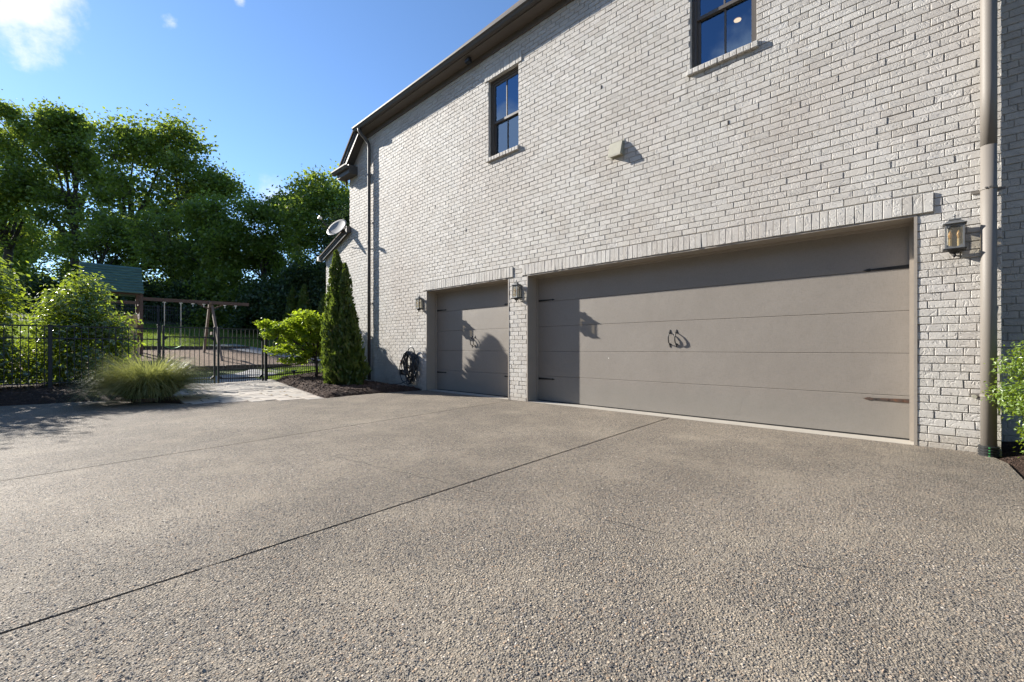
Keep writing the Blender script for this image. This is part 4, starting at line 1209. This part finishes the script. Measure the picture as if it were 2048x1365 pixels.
# ------------------------------------------------------------------ plants
def leaves_mesh(name, C, size, mt, parent, up=.35, aspect=.55, fold=.18, droop=0.0, out=None, kind=None, rng=RNG):
    """C: (n,3) leaf centres; diamond leaf of two folded triangles-pairs (one quad strip)"""
    n = len(C)
    N = rng.normal(size=(n,3)); N /= np.linalg.norm(N,axis=1,keepdims=True)
    N[:,2] = np.abs(N[:,2])+up
    if out is not None: N = N+out
    N /= np.linalg.norm(N,axis=1,keepdims=True)
    T = rng.normal(size=(n,3)); T -= N*(T*N).sum(1,keepdims=True); T /= np.linalg.norm(T,axis=1,keepdims=True)
    T[:,2] -= droop; T /= np.linalg.norm(T,axis=1,keepdims=True)
    B = np.cross(N,T); B /= np.linalg.norm(B,axis=1,keepdims=True); N = np.cross(T,B)
    s = size*rng.uniform(.65,1.35,size=(n,1))
    a = C-T*s*.5; c = C+T*s*.5
    b = C+B*s*aspect*.5+N*s*fold-T*s*.05; d = C-B*s*aspect*.5+N*s*fold*rng.uniform(.3,1,size=(n,1))-T*s*.05
    V = np.stack([a,b,c,d],1).reshape(-1,3)
    F = np.arange(4*n).reshape(n,4)
    return quads(name, V, F, mt, parent, kind=kind)

def tree(label, x, y, H, ells, leaf_m, nleaf, lsize, seed, trunk_r=.28, lean=(0,0), limbs=9, fork=.32, group='trees in the woods behind the lawn', cat='tree', name='woodland_tree', clump=.85, base=None):
    rng = np.random.default_rng(seed); rr = random.Random(seed)
    z0 = h(x,y) if base is None else base
    t = thing(name, label, cat, (x,y,z0), group)
    W = MB()
    top = Vector((x+lean[0],y+lean[1],z0+H*.72))
    N = 9; tp = []
    wob = [Vector((rr.uniform(-1,1),rr.uniform(-1,1),0))*.018*H for _ in range(N)]
    for i in range(N):
        f = i/(N-1); p = Vector((x,y,z0-.3))*(1-f)+top*f+wob[i]*math.sin(PI*f); tp.append(p)
    W.tube(tp, [trunk_r*(1.25 if i==0 else 1)*(1-.80*i/(N-1)) for i in range(N)], 8)
    # foliage clumps inside the crown ellipsoids, limbs reaching for them
    cl = []
    for (dx,dy,dz,rx,ry,rz,nc) in ells:
        for _ in range(nc):
            v = rng.normal(size=3); v /= np.linalg.norm(v); rad = rng.uniform(.35,1.0)**.5
            cl.append(np.array([x+dx+v[0]*rx*rad, y+dy+v[1]*ry*rad, z0+dz+v[2]*rz*rad]))
    cl = np.array(cl)
    order = rng.permutation(len(cl))
    for k in order[:limbs]:
        e = Vector(cl[k]); f = min(.98, max(fork, (e.z-z0)/(H*.72)*rr.uniform(.45,.75)))
        i = f*(N-1); i0 = int(i); s = tp[i0].lerp(tp[min(N-1,i0+1)], i-i0)
        r0 = trunk_r*(1-.8*f)*.62; pts=[]; M_ = 6
        sag = Vector((rr.uniform(-.5,.5),rr.uniform(-.5,.5),rr.uniform(.2,1.0)))*(e-s).length*.12
        for q in range(M_):
            g_ = q/(M_-1); pts.append(s.lerp(e,g_)+sag*math.sin(PI*g_))
        W.tube(pts,[max(.012,r0*(1-.88*q/(M_-1))) for q in range(M_)],6)
        for k2 in rng.choice(len(cl), 3):
            e2 = Vector(cl[k2]); 
            if (e2-e).length < (e-s).length*.8:
                m_ = pts[3]; W.tube([m_, m_.lerp(e2,.5)+sag*.3, e2],[max(.012,r0*.4),max(.01,r0*.22),.008],5)
    W.build('trunk', M['bark'], t, smooth=True)
    nleaf = int(nleaf*1.7); per = rng.multinomial(nleaf, rng.dirichlet(np.full(len(cl),2.2)))
    C = []
    for c,k in zip(cl,per):
        r_ = clump*rng.uniform(.6,1.3)
        p = rng.normal(size=(k,3))*np.array([.60,.60,.47])*r_
        p[:,2] -= (p[:,0]**2+p[:,1]**2)*.06/r_
        C.append(c+p)
    C = np.concatenate(C)
    leaves_mesh('crown', C, lsize, leaf_m, t, up=.25, aspect=.7, fold=.14, rng=rng)
    return t

def T(px, depth): return at(px, depth)
def elev(py, depth): return 1.02+(697-py)/870*depth
# (label, px, depth, top py, crown half width px, material, n, kind)
def wood_tree(label, px, dep, top, hw, m, nleaf, seed, ls=.24, low=.30, lean=0, tr=.3, clump=.95, limbs=10, ells=None, nc=26, group='trees in the woods behind the lawn', cat='tree', name='woodland_tree'):
    x,y = at(px,dep); z0 = h(x,y); H = elev(top,dep)-z0; rw = hw/870*dep*1.02
    if ells is None:
        ells = [(0,0,H*.56,rw*.95,rw*.8,H*.26,nc),(0,0,H*.80,rw*.62,rw*.55,H*.16,int(nc*.6)),(0,0,H*low*1.15,rw*.7,rw*.6,H*.12,int(nc*.3))]
    else:
        ells = [(RT[0]*a*dep/870+AX[0]*q, RT[1]*a*dep/870+AX[1]*q, elev(b,dep)-z0, rx*dep/870, rx*dep/870*.8, rz*dep/870, n_) for a,b,q,rx,rz,n_ in ells]
    return tree(label, x, y, H, ells, M[m], nleaf, ls, seed, tr, (lean,0), limbs, low, group, cat, name, clump)
wood_tree('tall leafy tree at the left edge, tallest of the woods', 12, 47, 208, 105, 'leaf_oak', 12500, 1, ls=.33,
          ells=[(0,265,0,62,45,20),(-30,360,0,95,70,20),(55,330,0,60,60,11),(10,440,1,110,50,14)], tr=.5, clump=1.25)
wood_tree('tall tree with a forked trunk and a narrow pointed crown top', 150, 46, 216, 90, 'leaf_oak', 14000, 2, ls=.33,
          ells=[(-25,252,0,42,28,14),(-10,300,0,55,38,16),(-60,380,0,60,42,12),(45,340,0,36,45,9),(10,440,0,95,45,16)], tr=.52, limbs=12, clump=1.2)
wood_tree('broad spreading dark tree leaning right over the lawn', 262, 44, 243, 150, 'leaf_oak', 17500, 3, ls=.33,
          ells=[(-10,285,0,60,32,20),(70,295,0,75,40,26),(125,350,0,55,42,18),(170,380,0,38,30,9),(20,400,0,100,55,24),(120,440,0,75,34,16),(20,480,0,110,45,22),(110,520,1,80,40,12)], tr=.58, limbs=14, clump=1.3)
wood_tree('mid-height bushy tree right of the spreading tree', 430, 36, 388, 75, 'leaf_light', 9000, 4, tr=.24, ells=[(0,430,0,60,34,14),(-20,490,0,80,50,20),(20,560,0,70,40,10)])
wood_tree('light green tree with an airy feathery top', 525, 37, 384, 70, 'leaf_light', 9500, 5, tr=.24, ells=[(-10,412,0,46,26,12),(45,420,1,38,24,10),(15,460,0,72,42,22),(-20,520,0,70,44,16),(10,580,0,70,36,10)], limbs=12)
wood_tree('full round-topped green tree just left of the house roof', 655, 35, 352, 85, 'leaf_light', 14000, 6, tr=.3, ells=[(-6,394,0,78,38,32),(10,450,0,95,46,32),(-20,520,0,85,50,20),(0,590,0,80,40,12)])
wood_tree('leafy tree low at the far left behind the bush', 55, 56, 430, 90, 'leaf_light', 9000, 7, ls=.36, clump=1.3, tr=.26, ells=[(0,470,0,100,40,20),(10,540,0,90,34,10)])
wood_tree('dense shadowy tree behind the green playset roof', 200, 39, 420, 100, 'leaf_oak', 7000, 8, tr=.3, ells=[(0,470,0,90,50,22),(0,550,0,100,50,18)])
wood_tree('dense tree right of the green playset roof', 345, 37, 430, 100, 'leaf_oak', 7500, 9, tr=.3, ells=[(0,470,0,90,45,22),(10,545,0,90,50,18)])
wood_tree('slim tree with bright lit inner branches behind the swing beam', 470, 42, 470, 70, 'leaf_light', 5500, 10, tr=.16, ells=[(0,510,0,60,40,14),(5,580,0,50,30,8)])
wood_tree('slim tree with a visible pale trunk above the gate', 560, 40, 470, 70, 'leaf_light', 5500, 12, tr=.14, ells=[(0,520,0,60,45,14),(-5,590,0,60,30,8)])
wood_tree('dark conifer partly hidden by the satellite dish', 690, 30, 425, 45, 'leaf_dark', 11000, 13, ls=.16, tr=.2, ells=[(0,470,0,34,34,14),(-5,540,0,55,44,16),(0,610,0,70,34,14)], cat='conifer', name='conifer_tree', group='trees in the woods behind the lawn')
wood_tree('dark evergreen filling the gap left of the low wing', 610, 31, 540, 70, 'leaf_dark', 11000, 14, ls=.2, tr=.18, ells=[(0,575,0,60,30,14),(0,620,0,85,28,16)], cat='conifer', name='conifer_tree')
# understorey shrubs along the far fence
rr = random.Random(4)
sh_labels = ['dark shrub at the far left end of the back fence','dark shrub behind the left bush by the back fence','dark shrub behind the glossy shrub','tall dark shrub behind the play tower','dark rounded shrub behind the swing ropes','dark shrub behind the A-frame of the swing set','dark shrub right of the swing beam end','dark shrub behind the gate hinge post','dark shrub behind the lime green tree','dark shrub beside the low wing']
for i,px in enumerate((-40,35,110,195,300,390,470,545,610,665)):
    dep = 36.5 if i<7 else 33
    wood_tree(sh_labels[i], px, dep+rr.uniform(-1,1), 555+rr.uniform(-22,25), 70, 'leaf_dark' if i%3 else 'leaf_oak', 6500, 60+i, ls=.22, tr=.09,
              ells=[(0,600,0,62,34,14),(0,640,0,72,22,12)], limbs=8, clump=1.0, group='shrubs along the back fence', cat='shrub', name='woodland_shrub')
# far wood that closes the view at the top of the hill
rng = np.random.default_rng(77); C=[]
for k in range(260):
    yy = rng.uniform(-45,60); xx = rng.uniform(-78,-66); z = h(xx,yy)+rng.uniform(.0,1.0)**1.4*(3.0+1.5*math.sin(yy*.3))
    C.append(np.array([xx,yy,z])+rng.normal(size=(110,3))*np.array([1.3,1.5,.8]))
tag(leaves_mesh('far_wood', np.concatenate(C), .5, M['leaf_oak'], None, up=.4, aspect=.7, rng=rng), 'far wood seen as one dark mass behind the nearer trees', 'wood', kind='stuff')

# unseen wood added behind the viewer to block low sky light from the wall
C=[]
for k in range(420):
    xx = rng.uniform(-34,60); yy = rng.uniform(-31,-25); zz = rng.uniform(.0,1)*(13.5+2.5*math.sin(xx*.45)+1.5*math.sin(xx*1.3))
    C.append(np.array([xx,yy,zz-.6])+rng.normal(size=(45,3))*np.array([1.5,1.2,1.0]))
tag(leaves_mesh('far_wood', np.concatenate(C), 1.1, M['leaf_dark'], None, up=.2, aspect=.8, rng=rng), 'dense unseen wood added behind the viewer to darken the garage door recesses', 'wood', kind='stuff')

# leafy shrub generator: solid of leaves through its volume
def shrub(label, x, y, z0, ells, mt, n, ls, seed, name, cat, group=None, stems=7, shell=.55, up=.3, aspect=.5, fold=.1, clumps=None):
    rng = np.random.default_rng(seed); rr = random.Random(seed)
    t = thing(name, label, cat, (x,y,z0), group)
    tot = sum(e[6] for e in ells); C=[]; O=[]; tips=[]
    for (dx,dy,dz,rx,ry,rz,wt) in ells:
        k = int(n*wt/tot); ncl = clumps or max(10,k//55)
        v = rng.normal(size=(ncl,3)); v /= np.linalg.norm(v,axis=1,keepdims=True)
        rad = rng.uniform(shell**3,1.08,size=(ncl,1))**(1/3)
        cc = np.array([x+dx,y+dy,z0+dz])+v*rad*np.array([rx,ry,rz])
        tips += list(cc)
        idx = rng.integers(0,ncl,k); sp = ls*1.5
        p = cc[idx]+rng.normal(size=(k,3))*sp
        C.append(p); O.append(v[idx]*.8)
    C = np.concatenate(C); O = np.concatenate(O); ok = C[:,2] > z0+.02
    W = MB()
    for i in range(stems):
        e = Vector(tips[rr.randrange(len(tips))]); s = Vector((x+rr.uniform(-.08,.08),y+rr.uniform(-.08,.08),z0-.05))
        W.tube([s,s.lerp(e,.5)+Vector((0,0,.08)),e],[.022,.014,.005],6)
    W.build('stems', M['bark'], t)
    leaves_mesh('foliage', C[ok], ls, mt, t, up=up, aspect=aspect, fold=fold, out=O[ok], rng=rng)
    return t
shrub('large glossy green shrub behind the fence, widest of the shrubs', -17.3,-5.78,.06, [(0,0,1.0,.95,.98,.95,10),(0,.05,1.85,.8,.80,.7,7),(0,.1,2.55,.42,.36,.42,2.2),(.2,.62,1.6,.40,.42,.35,1.3),(.3,-.05,.45,.8,1.0,.45,4)], M['leaf_holly'], 11500, .125, 201, 'glossy_shrub','shrub','glossy shrubs behind the fence')
shrub('tall glossy green shrub cut off by the left edge of the view', -17.0,-7.92,.1, [(0,0,.9,.9,1.0,.9,9),(0,.1,1.9,.8,.9,.8,7),(0,.2,2.7,.45,.55,.45,2.5),(.2,.6,.5,.8,.9,.5,3),(0,-1.2,2.9,1.0,.9,1.15,7),(0,-1.2,1.2,1,.9,1,5)], M['leaf_holly'], 19000, .125, 202, 'glossy_shrub','shrub','glossy shrubs behind the fence')
# arborvitae with two tips
def arbor(label, x, y, z0, spires, n, seed, ls=.075, group=None):
    """spires: (tipx,tipy,tipz, basex, basey, radius, weight)"""
    rng = np.random.default_rng(seed)
    t = thing('arborvitae', label, 'evergreen', (x,y,z0), group)
    W = MB(); W.tube([(x,y,z0-.1),(x,y,z0+.5),(spires[0][0],spires[0][1],spires[0][2]*.6)],[.06,.05,.02],8); W.build('trunk', M['bark'], t)
    tot = sum(s[6] for s in spires); VA=[]; FA=[]; base=0
    for (tx,ty,tz,bx,by,R,wt) in spires:
        k = int(n*wt/tot)
        f = rng.uniform(0,1,size=k)**1.45
        prof = np.where(f<.12, .72+.28*f/.12, (1-(f-.12)/.88)**.72)+.03
        nb = 90; ba = rng.uniform(0,2*PI,nb); bf = rng.uniform(0,1,nb)
        th = rng.uniform(0,2*PI,k)
        lob = 1+.17*np.sin(th*5+f*11)+.15*np.sin(th*3-f*17+1)+.10*np.sin(th*7+f*31)
        rad = R*prof*lob*np.sqrt(rng.uniform(.35,1.05,k))
        cx = bx+(tx-bx)*f; cy = by+(ty-by)*f; cz = z0+(tz-z0)*f
        C = np.stack([cx+rad*np.cos(th), cy+rad*np.sin(th), cz],1)
        out = np.stack([np.cos(th),np.sin(th),np.zeros(k)],1)
        # upright fan spray: long axis up and outward
        Tn = out*.45+np.array([0,0,1.0])+rng.normal(size=(k,3))*.35; Tn /= np.linalg.norm(Tn,axis=1,keepdims=True)
        Bn = np.cross(Tn, out+rng.normal(size=(k,3))*.8); Bn /= np.linalg.norm(Bn,axis=1,keepdims=True)
        Nn = np.cross(Tn,Bn)
        s = (ls*rng.uniform(.7,1.5,k)*(1-.35*f))[:,None]
        a = C-Tn*s*.6; c = C+Tn*s*.9; b = C+Bn*s*.38+Tn*s*.2+Nn*s*.1; d = C-Bn*s*.38+Tn*s*.2-Nn*s*.05
        VA.append(np.stack([a,b,c,d],1).reshape(-1,3)); FA.append(np.arange(4*k).reshape(k,4)+base); base += 4*k
    quads('foliage', np.concatenate(VA), np.concatenate(FA), M['leaf_arbor'], t)
    return t
AZ = .07
arbor('tall two-tipped arborvitae standing against the brick wall', -11.12,-1.06,AZ, [(-11.42,-1.07,3.62,-11.02,-1.06,.47,10),(-10.98,-1.03,3.22,-10.88,-1.02,.36,5),(-10.62,-1.0,2.1,-10.66,-1.0,.33,2.5)], 22000, 301)
x,y = at(590,28); arbor('far twin-tipped arborvitae beyond the lime green tree', x,y,h(x,y), [(x-.35,y,h(x,y)+3.6,x-.35,y,.62,5),(x+.4,y+.4,h(x,y)+3.75,x+.4,y+.4,.62,5)], 7000, 302, .16)
x,y = at(652,25); arbor('far arborvitae half hidden by the low wing wall', x,y,h(x,y), [(x,y,h(x,y)+3.3,x,y,.85,5)], 6000, 303, .16)

# small lime maple
def small_maple():
    x,y,z0 = -13.55,-.72,.12; rng = np.random.default_rng(401); rr = random.Random(41)
    t = thing('maple_tree', 'small lime green maple with a spreading flat crown', 'tree', (x,y,z0))
    W = MB(); W.tube([(x,y,z0-.1),(x+.02,y,z0+.25),(x-.03,y,z0+.55),(x-.05,y,z0+.8)],[.05,.04,.036,.03],8)
    W.tube([(x+.16,y-.05,z0-.05),(x+.20,y-.05,z0+.5),(x+.25,y,z0+.95)],[.012,.010,.008],6)
    C=[]; 
    # tiers of foliage, offset toward the gate (-y, -x side)
    ell = []
    for (px,py,rx,rz,wt) in ((575,655,34,15,5),(610,640,42,15,6),(645,645,34,17,5),(600,672,55,16,7),(640,680,40,20,6),(560,700,24,9,2.4),(528,648,15,8,1.6),(545,668,18,9,1.4),(620,705,40,13,4),(590,722,28,9,2),(655,665,26,26,4)):
        dep = 13.35+rr.uniform(-.35,.35)
        q = CAM+dep*AX+(px-1024)/870*dep*RT+np.array([0,0,(697-py)/870*dep])
        s_ = dep/870; ell.append((q, rx*s_, rz*s_, wt))
    tot = sum(e[3] for e in ell)
    for q,rx,rz,wt in ell:
        k = int(9500*wt/tot); ncl = max(5,k//40)
        v = rng.normal(size=(ncl,3)); v /= np.linalg.norm(v,axis=1,keepdims=True)
        cc = q+v*np.array([rx,rx*.85,rz])*rng.uniform(.4,1.05,size=(ncl,1))
        p = cc[rng.integers(0,ncl,k)]+rng.normal(size=(k,3))*np.array([.09,.09,.045]); C.append(p)
        e = Vector(q); s = Vector((x-.04,y,z0+rr.uniform(.5,.8)))
        W.tube([s,s.lerp(e,.55)+Vector((0,0,.12)),e],[.022,.014,.005],6)
    W.build('trunk', M['bark'], t, smooth=True)
    leaves_mesh('crown', np.concatenate(C), .105, M['leaf_maple'], t, up=.7, aspect=.62, fold=.12, droop=.35, rng=rng)
small_maple()
# boxwood at right corner
shrub('bright green boxwood bush at the right edge by the downspout', .84,-.24,.0, [(0,0,.52,.31,.40,.34,8),(.03,.0,.92,.26,.30,.26,5),(.05,0,.25,.25,.3,.25,2),(-.28,-.05,.60,.10,.14,.08,.7),(-.25,-.02,.85,.08,.12,.06,.5)], M['leaf_box'], 12000, .030, 501, 'boxwood','shrub', shell=.7)

# ornamental grass clump, arching and wind-combed
def ornamental(label, x, y, z0, n, seed, Hh=1.0, R=.9):
    rng = np.random.default_rng(seed); S = 7
    t = thing('ornamental_grass', label, 'grass clump', (x,y,z0))
    th = rng.uniform(0,2*PI,n); r0 = np.sqrt(rng.uniform(0,1,n))*.28
    base = np.stack([x+r0*np.cos(th), y+r0*np.sin(th)*1.35, np.full(n,z0)],1)
    wind = np.array([-.72,-.69])
    az = th+rng.normal(size=n)*.5
    d = np.stack([np.cos(az),np.sin(az)],1)+wind*.20*rng.uniform(.3,1.4,n)[:,None]; d /= np.linalg.norm(d,axis=1,keepdims=True)
    tilt0 = rng.uniform(0,1,n)**.8*1.0; bend = rng.uniform(1.1,2.3,n); ln = rng.uniform(.74,1.08,n)*Hh*1.42
    V = np.zeros((n,S,2,3)); wv = rng.uniform(.0045,.0085,n)
    side = np.stack([-d[:,1],d[:,0]],1); wig = rng.normal(size=(n,2))*.05
    p = base.copy()
    for s in range(S):
        f = s/(S-1)
        hw = (wv*(1-f*.9))[:,None]; sd_ = np.concatenate([side,np.zeros((n,1))],1)*hw
        q = p.copy(); q[:,2] = np.maximum(q[:,2], z0+.02); q[:,:2] += wig*f*f
        V[:,s,0] = q-sd_; V[:,s,1] = q+sd_
        a_ = tilt0+bend*f**1.4
        p[:,:2] += d*(np.sin(a_)*ln/(S-1))[:,None]; p[:,2] += np.cos(a_)*ln/(S-1)
    idx = np.arange(n*S*2).reshape(n,S,2); F=[]
    for s in range(S-1): F.append(np.stack([idx[:,s,0],idx[:,s,1],idx[:,s+1,1],idx[:,s+1,0]],1))
    quads('blades', V.reshape(-1,3), np.concatenate(F), M['blade'], t)
    mb = MB(); mb.lathe([(.30,z0-.05),(.26,z0+.06),(.12,z0+.10)],x,y,14); mb.build('crown_base', M['chip'], t)
ornamental('arching ornamental grass clump at the corner of the paver walk', -12.05,-4.86,-.05, 5600, 601, .86)

# lawn blades near the gate (too many to count) 
def blades(name, label, n, xr, yr, hgt, seed, keep=None):
    rng = np.random.default_rng(seed); X = rng.uniform(*xr,n); Y = rng.uniform(*yr,n)
    if keep is not None:
        k = np.array([keep(a,b) for a,b in zip(X,Y)]); X=X[k]; Y=Y[k]; n=len(X)
    Z = np.array([under(a,b) for a,b in zip(X,Y)])
    th = rng.uniform(0,2*PI,n); hh_ = hgt*rng.uniform(.6,1.3,n); wd = .006+hgt*.03
    d = np.stack([np.cos(th),np.sin(th),np.zeros(n)],1); b = np.stack([X,Y,Z],1)
    tip = b+np.stack([rng.normal(size=n)*.4*hh_,rng.normal(size=n)*.4*hh_,hh_],1)
    V = np.stack([b-d*wd,b+d*wd,tip],1).reshape(-1,3); F = np.arange(3*n).reshape(n,3)
    tag(quads(name,V,F,M['grass']), label, 'grass', kind='stuff')
blades('lawn_grass','short bright lawn grass just behind the gate and the lime green tree',26000,(-20.0,-15.75),(-2.6,4.0),.07,701, keep=lambda x,y: y>-1.3 if x>-17.4 else (y > -.2-(x+17.4)*-.2))
blades('lawn_grass','mown lawn grass on the slope up to the back fence',60000,(-40.5,-26.6),(-12,8),.11,702)

# fallen leaves on the walk
rr = random.Random(12)
for i in range(7):
    px,py = rr.uniform(-11.5,-9.6), rr.uniform(-3.2,-2.3)
    z = .022*py+.012; s = rr.uniform(.035,.06); a = rr.uniform(0,6.28)
    u_ = Vector((math.cos(a),math.sin(a),0))*s; v_ = Vector((-math.sin(a),math.cos(a),0))*s*.5
    c = Vector((px,py,z)); mb = MB(); mb.add([c-u_,c+v_+Vector((0,0,.008)),c+u_,c-v_+Vector((0,0,.006))],[(0,1,2,3)])
    tag(mb.build('fallen_leaf', M['deadleaf']), 'dry yellow leaf lying on the paver walk', 'leaf', 'dry leaves on the paver walk')
